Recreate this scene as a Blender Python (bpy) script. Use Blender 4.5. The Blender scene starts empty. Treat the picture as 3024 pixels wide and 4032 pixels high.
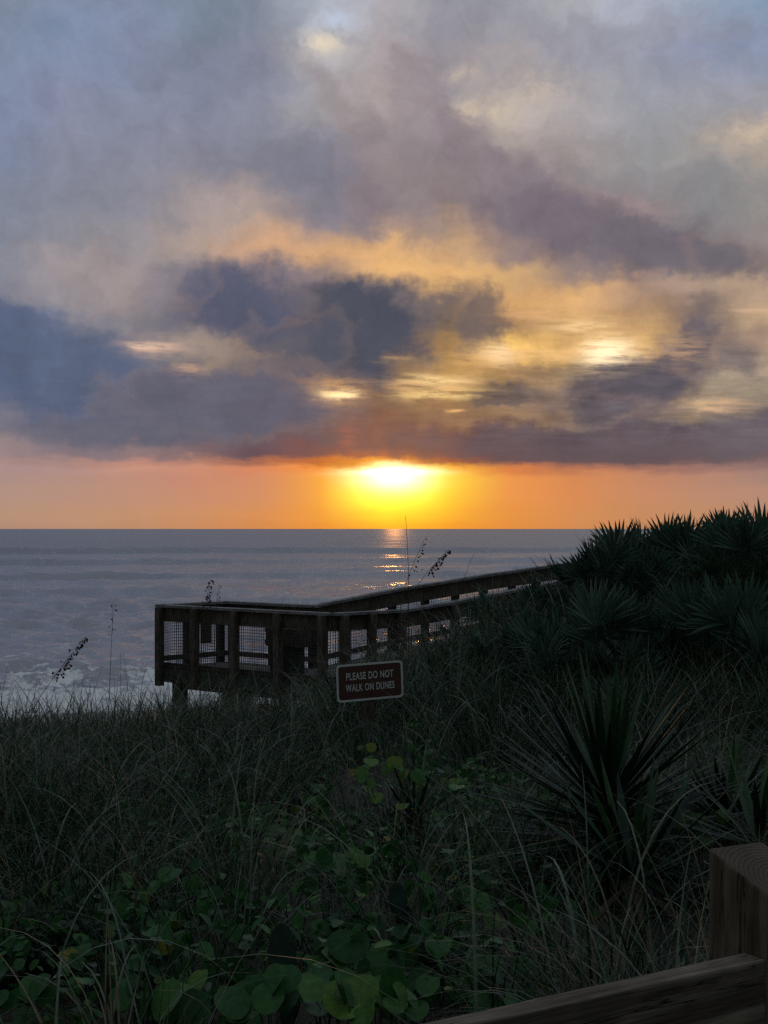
import bpy, bmesh, math, random
import numpy as np
from mathutils import Vector, Matrix

rng = np.random.default_rng(7)
random.seed(7)
SC = bpy.context.scene
COL = SC.collection
EYE = 8.0            # eye height over the sea, metres
F = 5824.0           # focal length in photo pixels


def P(px, py, d):
    """world point seen at photo pixel (px, py) at depth d"""
    return Vector(((px - 1512.0) / F * d, d, EYE - (py - 2082.0) / F * d))


def srgb(c):
    out = []
    for v in c:
        v = v / 255.0
        out.append(v / 12.92 if v <= 0.04045 else ((v + 0.055) / 1.055) ** 2.4)
    return tuple(out)


def sstep(a, b, x):
    t = np.clip((x - a) / (b - a), 0, 1)
    return t * t * (3 - 2 * t)


# ------------------------------------------------------------------ value noise (numpy)
_perm = rng.random((256, 256))


def vnoise(x, y):
    xi = np.floor(x).astype(int); yi = np.floor(y).astype(int)
    fx = x - xi; fy = y - yi
    fx = fx * fx * (3 - 2 * fx); fy = fy * fy * (3 - 2 * fy)
    g = lambda a, b: _perm[a & 255, b & 255]
    return ((g(xi, yi) * (1 - fx) + g(xi + 1, yi) * fx) * (1 - fy)
            + (g(xi, yi + 1) * (1 - fx) + g(xi + 1, yi + 1) * fx) * fy)


def fbm(x, y, o=4):
    s = 0; a = 0.5; t = 0
    for k in range(o):
        s = s + a * vnoise(x * 2 ** k + 17 * k, y * 2 ** k + 5 * k); t += a; a *= 0.5
    return s / t


def ground(x, y):
    x = np.asarray(x, float); y = np.asarray(y, float)
    yy = y - 0.6 * (x + 16) * sstep(36, 56, y)
    base = np.interp(yy, [-40, 0, 3, 5, 8, 12, 16, 20, 25, 30, 38, 50, 63, 80, 130],
                     [-1.6, -1.65, -1.65, -1.7, -1.85, -2.15, -2.68, -3.28, -4.2, -5.0, -6.7, -7.45, -8.0, -9.0, -12])
    lat = np.interp(x, [-6, -2, -.8, -.2, .65, 1.2, 2, 3, 5, 8], [0, .30, .44, .82, 1.2, 1.42, 1.8, 2.2, 2.38, 2.5])
    w = sstep(10, 18, y) * (1 - sstep(29, 42, y))
    n = (fbm(x * .7 + 9, y * .7, 4) - .5) * .35 * (1 - sstep(34, 44, y))
    bump = .16 * np.exp(-((x - .05) / .9) ** 2 - ((y - 11.4) / 1.2) ** 2)
    return EYE + base + lat * w + n + bump


# ------------------------------------------------------------------ node helpers
class NT:
    def __init__(s, nt):
        s.nt = nt

    def node(s, typ, **kw):
        n = s.nt.nodes.new(typ)
        for k, v in kw.items():
            setattr(n, k, v)
        return n

    def link(s, a, b):
        s.nt.links.new(a, b)

    def put(s, sock, v):
        if isinstance(v, bpy.types.NodeSocket):
            s.link(v, sock)
        elif v is not None:
            sock.default_value = v

    def m(s, op, a, b=None, c=None, clamp=False):
        n = s.node('ShaderNodeMath', operation=op, use_clamp=clamp)
        s.put(n.inputs[0], a); s.put(n.inputs[1], b)
        if c is not None: s.put(n.inputs[2], c)
        return n.outputs[0]

    def ss(s, x, a, b, lo=0.0, hi=1.0, kind='SMOOTHSTEP'):
        n = s.node('ShaderNodeMapRange', interpolation_type=kind)
        s.put(n.inputs[0], x); s.put(n.inputs[1], a); s.put(n.inputs[2], b)
        s.put(n.inputs[3], lo); s.put(n.inputs[4], hi)
        return n.outputs[0]

    def mix(s, f, a, b, mode='MIX'):
        n = s.node('ShaderNodeMix', data_type='RGBA', blend_type=mode)
        s.put(n.inputs[0], f)
        for k, v in ((6, a), (7, b)):
            if isinstance(v, tuple): v = (*v[:3], 1)
            s.put(n.inputs[k], v)
        return n.outputs[2]

    def noise(s, vec, scale, detail=4, rough=.5, dist=0, dim='3D'):
        n = s.node('ShaderNodeTexNoise', noise_dimensions=dim)
        s.put(n.inputs['Vector'], vec)
        n.inputs['Scale'].default_value = scale; n.inputs['Detail'].default_value = detail
        n.inputs['Roughness'].default_value = rough; n.inputs['Distortion'].default_value = dist
        return n

    def xyz(s, x, y, z=0.0):
        n = s.node('ShaderNodeCombineXYZ')
        for i, v in enumerate((x, y, z)): s.put(n.inputs[i], v)
        return n.outputs[0]

    def ramp(s, fac, stops, interp='LINEAR'):
        n = s.node('ShaderNodeValToRGB')
        r = n.color_ramp; r.interpolation = interp
        while len(r.elements) < len(stops): r.elements.new(0.5)
        for e, (p, c) in zip(r.elements, stops):
            e.position = p; e.color = (*c[:3], 1)
        s.put(n.inputs[0], fac)
        return n.outputs[0]


def material(name):
    m = bpy.data.materials.new(name); m.use_nodes = True
    t = NT(m.node_tree)
    return m, t, m.node_tree.nodes['Principled BSDF']


def attr(t, name):
    n = t.node('ShaderNodeAttribute', attribute_name=name)
    return n.outputs['Fac']


# ------------------------------------------------------------------ materials
def foliage_mat(name, stops, rough=.5, trans=.25, tipcol=None, tip=.8, spec=.16):
    m, t, b = material(name)
    c = t.ramp(attr(t, 'tint'), [(p, c) for p, c in stops])
    pos = t.node('ShaderNodeTexCoord').outputs['Object']
    nz = t.noise(pos, 40, 3)
    c = t.mix(1.0, c, t.ramp(nz.outputs[0], [(.3, (.72, .72, .72)), (.7, (1.2, 1.2, 1.2))]), 'MULTIPLY')
    if tipcol:
        c = t.mix(t.ss(attr(t, 'along'), tip, 1.0), c, tipcol)
    t.put(b.inputs['Base Color'], c)
    b.inputs['Roughness'].default_value = rough
    b.inputs['Specular IOR Level'].default_value = spec
    tr = t.node('ShaderNodeBsdfTranslucent'); t.put(tr.inputs[0], c)
    mx = t.node('ShaderNodeMixShader'); mx.inputs[0].default_value = trans
    t.link(b.outputs[0], mx.inputs[1]); t.link(tr.outputs[0], mx.inputs[2])
    t.link(mx.outputs[0], m.node_tree.nodes['Material Output'].inputs[0])
    return m


M_GRASS = foliage_mat('dune_grass_blades', [(0, (.012, .036, .016)), (.3, (.028, .062, .030)), (.55, (.060, .105, .068)),
                                            (.78, (.125, .155, .115)), (.9, (.10, .075, .045)), (1, (.22, .18, .11))], .45, .14, (.20, .15, .08), .9)
M_VINE = foliage_mat('vine_leaf', [(0, (.010, .044, .014)), (.4, (.028, .10, .026)), (.7, (.050, .15, .042)),
                                   (.90, (.10, .19, .036)), (.96, (.15, .15, .02)), (1, (.20, .15, .02))], .38, .3)
M_PALM = foliage_mat('palmetto_blade', [(0, (.022, .055, .036)), (.5, (.050, .105, .072)), (.9, (.10, .165, .125)), (1, (.09, .075, .05))], .4, .12, (.07, .06, .045), .9)
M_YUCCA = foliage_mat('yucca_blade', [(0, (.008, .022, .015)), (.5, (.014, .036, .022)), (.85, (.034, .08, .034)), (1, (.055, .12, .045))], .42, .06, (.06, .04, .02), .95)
M_DEAD = foliage_mat('dead_leaf', [(0, (.05, .036, .022)), (1, (.11, .085, .055))], .8, .1)
M_CACT = foliage_mat('cactus_skin', [(0, (.012, .034, .022)), (1, (.022, .048, .032))], .55, 0)
M_SPINE = foliage_mat('cactus_spine', [(0, (.12, .09, .05)), (1, (.2, .15, .08))], .5, .2)
M_SEED = foliage_mat('sea_oat_seed', [(0, (.028, .018, .010)), (1, (.075, .048, .025))], .7, .15)
M_STEM = foliage_mat('dry_stem', [(0, (.03, .03, .02)), (1, (.06, .052, .032))], .6, 0)
M_HERB = foliage_mat('herb_leaf', [(0, (.018, .04, .028)), (.6, (.035, .07, .045)), (1, (.06, .10, .07))], .6, .2)
M_PALE = foliage_mat('pale_leaf', [(0, (.12, .15, .14)), (1, (.22, .25, .23))], .6, .15)


def wood_mat(name, dark, light, scale=1.0, bump=.25, green=None, along=(1, 1, .08), rough=.85):
    m, t, b = material(name)
    co = t.node('ShaderNodeTexCoord').outputs['Object']
    mp = t.node('ShaderNodeMapping'); mp.inputs['Scale'].default_value = along
    t.link(co, mp.inputs[0])
    n1 = t.noise(mp.outputs[0], 38 * scale, 6, .65, .3)
    n2 = t.noise(co, 3 * scale, 4, .6)
    c = t.mix(t.ss(n1.outputs[0], .35, .68), dark, light)
    c = t.mix(1.0, c, t.ramp(n2.outputs[0], [(.3, (.55, .55, .55)), (.7, (1.25, 1.25, 1.25))]), 'MULTIPLY')
    if green:
        c = t.mix(t.ss(t.noise(co, 1.7, 3).outputs[0], .45, .62, 0, .8), c, green)
    t.put(b.inputs['Base Color'], c)
    b.inputs['Roughness'].default_value = rough
    b.inputs['Specular IOR Level'].default_value = .2
    bp = t.node('ShaderNodeBump'); bp.inputs['Strength'].default_value = bump; bp.inputs['Distance'].default_value = .01
    t.link(n1.outputs[0], bp.inputs['Height']); t.link(bp.outputs[0], b.inputs['Normal'])
    return m


M_WOOD = wood_mat('weathered_brown_wood', (.055, .045, .037), (.15, .124, .104), along=(1, 1, .15))
M_CAP = wood_mat('grey_weathered_rail_wood', (.11, .108, .112), (.27, .265, .275), along=(.3, .3, 1))
M_DECK = wood_mat('grey_deck_wood', (.08, .08, .08), (.2, .195, .19))
M_RIM = wood_mat('mossy_rim_wood', (.030, .034, .028), (.075, .082, .068), green=(.03, .05, .04), along=(.2, .2, 1))
M_WIRE, _t, _b = material('dull_wire')
_b.inputs['Base Color'].default_value = (.02, .02, .022, 1); _b.inputs['Roughness'].default_value = .6; _b.inputs['Metallic'].default_value = .2


# ------------------------------------------------------------------ object helpers
def new_mesh(name, verts, faces, mat=None, smooth=False, attrs=None):
    me = bpy.data.meshes.new(name)
    V = np.asarray(verts, dtype=np.float32).reshape(-1, 3)
    if isinstance(faces, np.ndarray):
        k = faces.shape[1]; n = faces.shape[0]
        me.vertices.add(len(V)); me.vertices.foreach_set('co', V.ravel())
        me.loops.add(n * k); me.loops.foreach_set('vertex_index', faces.astype(np.int32).ravel())
        me.polygons.add(n); me.polygons.foreach_set('loop_start', np.arange(0, n * k, k, dtype=np.int32))
        me.update(calc_edges=True)
    else:
        me.from_pydata([tuple(map(float, v)) for v in V], [], faces); me.update()
    if smooth:
        me.polygons.foreach_set('use_smooth', np.ones(len(me.polygons), dtype=bool))
    for k_, a in (attrs or {}).items():
        at = me.attributes.new(k_, 'FLOAT', 'POINT'); at.data.foreach_set('value', np.asarray(a, dtype=np.float32).ravel())
    if mat: me.materials.append(mat)
    return me


def link(name, me, parent=None):
    o = bpy.data.objects.new(name, me); COL.objects.link(o)
    if parent is not None: o.parent = parent
    return o


def tag(o, label=None, cat=None, group=None, kind=None):
    if label: o['label'] = label
    if cat: o['category'] = cat
    if group: o['group'] = group
    if kind: o['kind'] = kind
    return o


def thing(name, label, cat, loc, group=None, rz=0):
    o = bpy.data.objects.new(name, None); COL.objects.link(o)
    o.empty_display_size = .1
    o.location = loc; o.rotation_euler = (0, 0, rz)
    return tag(o, label, cat, group)


class MB:
    """collects quads and polys; builds ONE mesh object, vertices given in world space"""
    def __init__(s): s.v = []; s.f = []; s.t = []

    def add(s, verts, faces, tint=.5):
        k = len(s.v)
        s.v += [tuple(v) for v in verts]; s.f += [tuple(i + k for i in f) for f in faces]
        s.t += [tint] * len(verts)

    def beam(s, a, b, w, h, up=Vector((0, 0, 1)), over=0.0):
        """box from a to b; w across, h along 'up'; a,b at the box's axis"""
        a = Vector(a); b = Vector(b); d = (b - a).normalized()
        a = a - d * over; b = b + d * over
        sd = d.cross(up)
        if sd.length < 1e-4: sd = Vector((1, 0, 0))
        sd.normalize(); u = sd.cross(d).normalized()
        vs = []
        for p in (a, b):
            for x, y in ((-1, -1), (1, -1), (1, 1), (-1, 1)):
                vs.append(p + sd * (x * w / 2) + u * (y * h / 2))
        s.add(vs, [(0, 1, 2, 3), (7, 6, 5, 4), (0, 4, 5, 1), (1, 5, 6, 2), (2, 6, 7, 3), (3, 7, 4, 0)])

    def tube(s, pts, r0, r1, n=6, tint=.5):
        pts = [Vector(p) for p in pts]; k = len(pts); vs = []
        for i, p in enumerate(pts):
            d = (pts[min(i + 1, k - 1)] - pts[max(i - 1, 0)]).normalized()
            a = d.cross(Vector((0, 1, .013))).normalized(); b = d.cross(a)
            r = r0 + (r1 - r0) * i / (k - 1)
            for j in range(n):
                th = 2 * math.pi * j / n
                vs.append(p + a * (r * math.cos(th)) + b * (r * math.sin(th)))
        fs = [(i * n + j, i * n + (j + 1) % n, (i + 1) * n + (j + 1) % n, (i + 1) * n + j) for i in range(k - 1) for j in range(n)]
        fs += [tuple(range(n))[::-1], tuple((k - 1) * n + j for j in range(n))]
        s.add(vs, fs, tint)

    def build(s, name, mat, parent=None, local=False, smooth=False, bevel=0):
        v = np.array(s.v, dtype=float)
        if parent is not None and not local:
            inv = (Matrix.Translation(parent.location) @ parent.rotation_euler.to_matrix().to_4x4()).inverted()
            A = np.array(inv); v = v @ A[:3, :3].T + A[:3, 3]
        elif parent is None and not local:
            pass
        me = new_mesh(name, v, s.f, mat, smooth, {'tint': s.t, 'along': [0] * len(s.v)})
        if bevel:
            bm = bmesh.new(); bm.from_mesh(me)
            bmesh.ops.bevel(bm, geom=list(bm.edges), offset=bevel, segments=2, affect='EDGES', profile=.6)
            bm.to_mesh(me); bm.free()
        return link(name, me, parent)


# ------------------------------------------------------------------ camera
cam = bpy.data.cameras.new('camera'); co = bpy.data.objects.new('camera', cam); COL.objects.link(co)
cam.sensor_fit = 'VERTICAL'; cam.sensor_height = 36.0; cam.lens = F / 4032 * 36
cam.shift_y = 66.0 / 4032.0
cam.clip_start = .05; cam.clip_end = 200000
co.location = (0, 0, EYE); co.rotation_euler = (math.radians(90), 0, 0)
SC.camera = co

# ------------------------------------------------------------------ world: dawn sky with broken cloud
SUN_EL = math.radians(2.0); SUN_AZ = math.atan2((1555 - 1512) / F, 1)
world = bpy.data.worlds.new('World'); SC.world = world; world.use_nodes = True
wt = NT(world.node_tree)
for n in list(world.node_tree.nodes): world.node_tree.nodes.remove(n)
gen = wt.node('ShaderNodeTexCoord').outputs['Generated']
sp = wt.node('ShaderNodeSeparateXYZ'); wt.link(gen, sp.inputs[0])
dx, dy, dz = sp.outputs
az = wt.m('ARCTAN2', dx, dy)
hyp = wt.m('SQRT', wt.m('ADD', wt.m('MULTIPLY', dx, dx), wt.m('MULTIPLY', dy, dy)))
tel = wt.m('DIVIDE', dz, wt.m('MAXIMUM', hyp, .05))
X0 = wt.m('MULTIPLY', az, 5.9)                # thousands of "sky units" right of the view axis
Y0 = wt.m('MULTIPLY', tel, 5.9)               # above the horizon
band = wt.ss(Y0, .20, .42)                   # 0 in the clear strip over the horizon, 1 in the cloud
pvec = wt.xyz(X0, Y0, 0.0)
# slanting, ragged cloud edges: two scales of domain warp
w1 = wt.noise(pvec, 2.6, 2, .5); w2 = wt.noise(pvec, 9, 6, .62)
def centred(n, k):
    v = wt.node('ShaderNodeVectorMath', operation='SUBTRACT'); wt.link(n.outputs['Color'], v.inputs[0]); v.inputs[1].default_value = (.5, .5, .5)
    s_ = wt.node('ShaderNodeVectorMath', operation='SCALE'); wt.link(v.outputs[0], s_.inputs[0]); wt.put(s_.inputs['Scale'], k)
    return s_.outputs[0]
va = wt.node('ShaderNodeVectorMath', operation='ADD')
wt.link(centred(w1, wt.m('MULTIPLY', band, .22)), va.inputs[0]); wt.link(centred(w2, wt.m('MULTIPLY', band, .16)), va.inputs[1])
vb = wt.node('ShaderNodeVectorMath', operation='ADD'); wt.link(pvec, vb.inputs[0]); wt.link(va.outputs[0], vb.inputs[1])
# gentle raggedness of the cloud base itself
sp2 = wt.node('ShaderNodeSeparateXYZ'); wt.link(vb.outputs[0], sp2.inputs[0])
strip = wt.noise(wt.xyz(wt.m('MULTIPLY', X0, 3.0), wt.m('MULTIPLY', Y0, 14.0), 3.1), 1.0, 5, .6)
X = sp2.outputs[0]
Y = wt.m('ADD', sp2.outputs[1], wt.m('MULTIPLY', wt.m('SUBTRACT', strip.outputs[0], .5), .085))
U = wt.ss(X, -1.512, 1.512, 0, 1, 'LINEAR')
V_ = wt.m('SUBTRACT', 2.082, Y)               # thousands down from the top of the frame

COLS = [0, 252, 504, 756, 1008, 1260, 1512, 1764, 2016, 2268, 2520, 2772, 3024]
ROWS = {
 0:    [(120,130,150),(122,134,155),(125,135,158),(115,128,145),(118,125,140),(165,170,182),(165,160,165),(140,140,150),(145,147,155),(165,165,172),(160,165,180),(140,152,172),(125,148,168)],
 200:  [(120,132,152),(123,138,165),(125,136,162),(118,127,145),(125,128,145),(168,166,170),(160,150,152),(145,138,145),(158,151,152),(145,145,155),(145,147,160),(135,142,165),(128,138,160)],
 400:  [(122,132,158),(128,133,155),(127,132,152),(128,132,152),(132,135,150),(155,150,152),(163,150,150),(148,142,146),(180,168,158),(165,158,160),(150,152,160),(150,150,158),(145,145,155)],
 600:  [(120,130,155),(128,131,148),(128,131,148),(128,128,142),(125,125,138),(120,120,135),(140,130,132),(130,120,125),(148,136,137),(150,140,140),(138,138,140),(150,145,142),(170,156,145)],
 800:  [(122,128,145),(125,128,142),(130,130,142),(155,143,142),(165,148,142),(130,122,130),(135,122,125),(130,117,118),(118,108,118),(128,114,119),(146,129,130),(128,128,130),(138,134,132)],
 950:  [(122,126,140),(132,132,142),(140,135,140),(170,150,140),(195,155,125),(205,160,118),(215,168,115),(200,160,118),(145,124,118),(108,98,110),(106,98,108),(110,103,110),(140,130,128)],
 1050: [(128,130,142),(150,140,142),(150,138,138),(105,105,120),(108,104,118),(135,118,118),(225,175,115),(220,172,115),(205,165,115),(140,122,118),(110,100,106),(110,104,108),(125,115,115)],
 1150: [(125,125,138),(140,133,138),(150,138,138),(88,92,112),(82,86,104),(82,84,100),(108,100,104),(118,103,97),(200,158,100),(215,175,115),(160,138,118),(165,148,125),(180,160,130)],
 1250: [(85,98,128),(105,112,132),(135,128,132),(93,94,112),(86,86,104),(68,72,92),(68,72,90),(112,96,84),(160,128,88),(190,155,100),(175,145,105),(112,100,100),(185,162,120)],
 1350: [(76,90,124),(86,96,122),(130,122,125),(150,135,125),(138,120,110),(72,76,92),(68,70,86),(165,132,80),(235,195,105),(215,175,105),(200,165,105),(102,93,97),(160,140,115)],
 1450: [(78,91,120),(84,93,118),(90,97,118),(150,132,112),(108,99,105),(85,80,92),(86,79,87),(180,145,85),(170,138,90),(138,117,95),(92,86,96),(103,96,100),(165,150,125)],
 1550: [(83,94,120),(86,94,118),(88,94,115),(93,94,112),(96,91,105),(165,130,90),(122,96,80),(150,115,75),(102,88,84),(128,108,94),(88,83,94),(150,135,115),(150,135,118)],
 1650: [(115,112,125),(97,99,118),(90,94,112),(90,91,108),(98,87,99),(110,88,87),(130,92,72),(140,105,78),(143,114,88),(128,107,95),(107,96,97),(148,127,105),(103,96,102)],
 1720: [(150,132,130),(108,104,118),(96,97,112),(96,91,104),(103,87,94),(113,88,86),(140,96,76),(122,86,76),(106,84,82),(93,83,91),(96,87,94),(96,89,97),(103,95,101)],
 1785: [(155,132,132),(128,113,120),(142,119,120),(125,103,105),(103,79,85),(132,88,78),(184,108,62),(142,88,66),(116,79,72),(103,81,85),(103,84,88),(110,91,92),(116,97,98)],
 1815: [(165,136,132),(165,133,126),(190,138,122),(175,125,108),(165,105,82),(195,110,55),(250,165,60),(185,98,45),(126,80,68),(112,82,80),(112,85,86),(118,94,92),(124,100,98)],
 1845: [(178,143,132),(186,145,130),(208,149,120),(213,145,110),(225,138,92),(250,150,60),(255,228,110),(250,175,55),(225,130,70),(195,120,82),(175,118,92),(165,118,100),(150,115,104)],
 1880: [(180,145,128),(188,145,124),(200,145,118),(212,142,108),(222,144,100),(250,160,66),(255,246,140),(255,202,62),(246,153,76),(228,142,82),(208,139,97),(193,138,107),(170,132,112)],
 1950: [(188,148,124),(192,147,120),(202,147,114),(212,145,106),(222,146,98),(248,160,66),(255,236,70),(255,190,55),(246,153,76),(230,143,82),(212,142,96),(200,142,106),(190,142,114)],
 2030: [(192,148,115),(198,148,112),(205,148,107),(215,148,99),(228,148,84),(245,155,62),(255,190,50),(252,168,50),(240,150,68),(225,145,81),(210,142,91),(200,142,99),(192,140,105)],
 2082: [(188,142,112),(192,142,108),(200,143,102),(212,144,92),(224,142,78),(240,148,58),(252,165,42),(248,155,45),(236,146,64),(222,142,78),(206,139,88),(196,138,95),(188,136,102)],
}
res = None; prev = None
for y, cols in sorted(ROWS.items()):
    cols = [(r_, g_ * (.962 if 1100 < y < 1640 and r_ > 150 else 1), b_) for r_, g_, b_ in cols]
    if y > 1830: cols = [(r_ * (1 - .05 * e_), g_ * (1 - .02 * e_), min(255, b_ * (1 + .05 * e_))) for (r_, g_, b_), e_ in zip(cols, [1, 1, 1, 1, .8, .35, 0, .2, .6, 1, 1, 1, 1])]
    c = wt.ramp(U, [(x / 3024, srgb(v)) for x, v in zip(COLS, cols)], 'LINEAR')
    if res is None: res = c
    else:
        res = wt.mix(wt.ss(V_, prev / 1000, y / 1000), res, c)
    prev = y
# cloud texture: billows, and thin wind-drawn streaks
bil = wt.noise(vb.outputs[0], 6.5, 9, .64, .2)
amt = wt.ss(Y0, .12, .5, .03, .40)
k = wt.m('ADD', wt.m('ADD', 1.0, wt.m('MULTIPLY', band, .11)), wt.m('MULTIPLY', wt.m('SUBTRACT', bil.outputs[0], .5), wt.m('MULTIPLY', amt, 1.7)))
# breaks in the cloud where the bright sky shows: (x, y, rx, ry, colour, gain)
BREAKS = [
 (2395,1388,70,42,(255,235,201),1.7),(2390,1385,110,60,(252,207,137),.9),(1955,1390,50,30,(255,229,185),1.4),(1930,1400,110,40,(242,188,121),.8),
 (1335,1545,62,16,(255,229,174),1.5),(1340,1530,95,40,(237,178,116),.8),(1720,1492,110,20,(255,223,159),1.3),
 (1730,1540,130,20,(255,220,148),1.2),(1700,1515,150,40,(227,168,106),.7),(600,1360,75,13,(247,207,174),1.2),(640,1370,120,34,(202,164,148),.7),(745,1460,50,26,(207,165,135),.8),(1790,1612,28,6,(255,197,127),1.1),
 (2290,1275,110,26,(254,214,153),1.0),(1265,150,80,40,(228,214,191),1.0),(1320,60,60,40,(192,203,223),.8),(1900,420,80,45,(222,200,167),.9),
 (2160,320,110,50,(202,185,167),.8),(1820,265,60,32,(202,185,167),.7),(2960,545,110,50,(207,185,160),.9),(2800,1605,130,24,(222,179,137),1.0),
 (1370,1715,30,60,(192,110,79),.5),(2130,1385,140,18,(247,197,137),1.1),(1560,1410,50,11,(237,188,127),.8),(2700,1390,90,50,(217,173,129),.6),
 (2950,1240,90,16,(217,178,146),.8),(2150,1230,150,26,(234,183,129),.7)]
st = wt.noise(wt.xyz(wt.m('MULTIPLY', X0, 5.0), wt.m('MULTIPLY', Y0, 26.0), 1.7), 1.0, 6, .65, .3)
st2 = wt.noise(wt.xyz(wt.m('MULTIPLY', X, 7.0), wt.m('ADD', wt.m('MULTIPLY', Y0, 44.0), wt.m('MULTIPLY', X0, 2.0)), 4.2), 1.0, 4, .62, .25)
gate = wt.m('ADD', wt.m('MULTIPLY', wt.ss(st2.outputs[0], .38, .62), .7), wt.m('ADD', .08, wt.m('MULTIPLY', wt.ss(st.outputs[0], .40, .62), .3)))
gate_hi = wt.m('ADD', wt.ss(bil.outputs[0], .40, .62), .1)
# heavier cloud bodies with torn edges: (x, y, rx, ry, tilt, colour, strength)
DARK = [(300,1440,560,165,.20,(86,96,119),.85),(900,1590,430,115,.05,(96,93,106),.85),(520,1680,420,60,.0,(98,97,110),.6),
 (950,1190,235,150,.25,(84,86,105),.9),(760,1110,70,110,.75,(94,95,112),.6),(1430,1290,225,180,.0,(75,77,90),.95),(1170,1330,200,90,.1,(84,85,98),.7),
 (1910,1240,90,135,.5,(106,94,92),.85),(1975,1570,110,48,.2,(102,88,84),.85),(2090,1450,130,26,.05,(140,112,86),.5),
 (2500,1545,235,100,-.1,(90,84,94),.95),(2360,1610,160,70,.0,(96,87,92),.8),(2755,1370,85,125,.3,(98,91,97),.9),(2900,1440,80,80,.3,(114,104,104),.65),
 (2400,1765,900,62,.0,(97,84,89),.75),(2950,1720,200,80,.0,(104,96,102),.7),(1650,1730,160,60,.0,(122,90,80),.5),
 (2480,930,420,105,.30,(106,99,108),.85),(2820,1010,130,80,.4,(108,102,110),.6),(2130,760,260,100,.75,(116,106,116),.65),(1830,520,300,90,.95,(134,121,127),.65),
 (1480,760,260,70,.7,(128,117,124),.5),(1640,380,110,220,.15,(140,130,135),.45),(1210,640,180,130,.4,(117,117,130),.65),(1450,560,420,60,.9,(138,127,130),.5),
 (2250,110,600,60,.05,(140,140,152),.5),(2600,700,300,70,.1,(130,130,134),.5),(700,250,330,110,.2,(120,124,142),.4)]
e1 = wt.noise(wt.xyz(wt.m('MULTIPLY', X0, 1.0), wt.m('MULTIPLY', Y0, 1.25), 8.3), 6.5, 9, .68, .35)
ero = wt.m('MULTIPLY', wt.m('SUBTRACT', e1.outputs[0], .5), 1.35)
for (bx, by, rx, ry, tl, c, g) in DARK:
    mp = wt.node('ShaderNodeMapping', vector_type='TEXTURE')
    wt.link(vb.outputs[0], mp.inputs[0]); mp.inputs['Location'].default_value = ((bx - 1512) / 1000, (2082 - by) / 1000, 0)
    mp.inputs['Rotation'].default_value = (0, 0, -tl); mp.inputs['Scale'].default_value = (rx / 1000 * 1.15, ry / 1000 * 1.15, 1e6)
    ln = wt.node('ShaderNodeVectorMath', operation='LENGTH'); wt.link(mp.outputs[0], ln.inputs[0])
    mk = wt.ss(wt.m('SUBTRACT', ln.outputs['Value'], ero), 1.26, .52)
    if 1000 < by < 1640 and bx > 600:                 # thin lit fringe round the heavy bodies near the sun
        rim = wt.m('MULTIPLY', wt.m('MULTIPLY', mk, wt.m('SUBTRACT', 1.0, mk)), .34)
        res = wt.mix(rim, res, srgb((208, 164, 122)))
    res = wt.mix(wt.m('MULTIPLY', mk, g), res, srgb(c))
res = wt.mix(1.0, res, wt.xyz(k, k, k), 'MULTIPLY')
sk = wt.m('MULTIPLY', wt.m('SUBTRACT', st.outputs[0], .5), wt.ss(Y0, .95, .5, 0, wt.ss(X0, -.2, .5, .3, 1.3)))
sk = wt.m('ADD', 1.0, wt.m('MULTIPLY', sk, wt.ss(Y0, .25, .42)))
res = wt.mix(1.0, res, wt.xyz(sk, sk, sk), 'MULTIPLY')
XB = wt.m('ADD', wt.m('MULTIPLY', X0, .55), wt.m('MULTIPLY', X, .45)); YB = wt.m('ADD', wt.m('MULTIPLY', Y0, .8), wt.m('MULTIPLY', Y, .2))
for (bx, by, rx, ry, c, g) in BREAKS:
    ex = wt.m('DIVIDE', wt.m('SUBTRACT', XB, (bx - 1512) / 1000), rx * 1.1 / 1000)
    ey = wt.m('DIVIDE', wt.m('SUBTRACT', YB, (2082 - by) / 1000), ry * 1.1 / 1000)
    q = wt.m('ADD', wt.m('MULTIPLY', ex, ex), wt.m('MULTIPLY', ey, ey))
    wgt = wt.m('MULTIPLY', wt.m('EXPONENT', wt.m('MULTIPLY', q, -1.0)), wt.m('MULTIPLY', gate if by > 900 else gate_hi, g * .9), clamp=True)
    res = wt.mix(wgt, res, tuple(v * (1.9 if g > 1.45 else 1.2 if g > 1.15 else 1.0) for v in srgb(c)))
# the sun burning through under the cloud base
def gauss(cx, cy, rx, ry, col, gain, gatey=True):
    global res
    ex = wt.m('DIVIDE', wt.m('SUBTRACT', X0, (cx - 1512) / 1000), rx / 1000)
    ey = wt.m('DIVIDE', wt.m('SUBTRACT', Y0, (2082 - cy) / 1000), ry / 1000)
    q = wt.m('ADD', wt.m('MULTIPLY', ex, ex), wt.m('MULTIPLY', ey, ey))
    e = wt.m('MULTIPLY', wt.m('EXPONENT', wt.m('MULTIPLY', q, -1.0)), gain)
    if gatey:
        e = wt.m('MULTIPLY', e, wt.ss(wt.m('ADD', Y, wt.m('MULTIPLY', wt.m('ABSOLUTE', wt.m('SUBTRACT', X0, .043)), .10)), .285, .235))
    res = wt.mix(1.0, res, wt.xyz(wt.m('MULTIPLY', e, col[0]), wt.m('MULTIPLY', e, col[1]), wt.m('MULTIPLY', e, col[2])), 'ADD')
gauss(1555, 1925, 205, 120, (.9, .95, .02), .62)
gauss(1555, 1872, 125, 58, (1.0, 1.0, 1.0), 1.0)
gauss(1530, 1853, 180, 14, (1.3, 1.2, .9), 1.0)
gauss(1555, 1812, 230, 55, (.5, .16, .0), .19, False)
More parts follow.
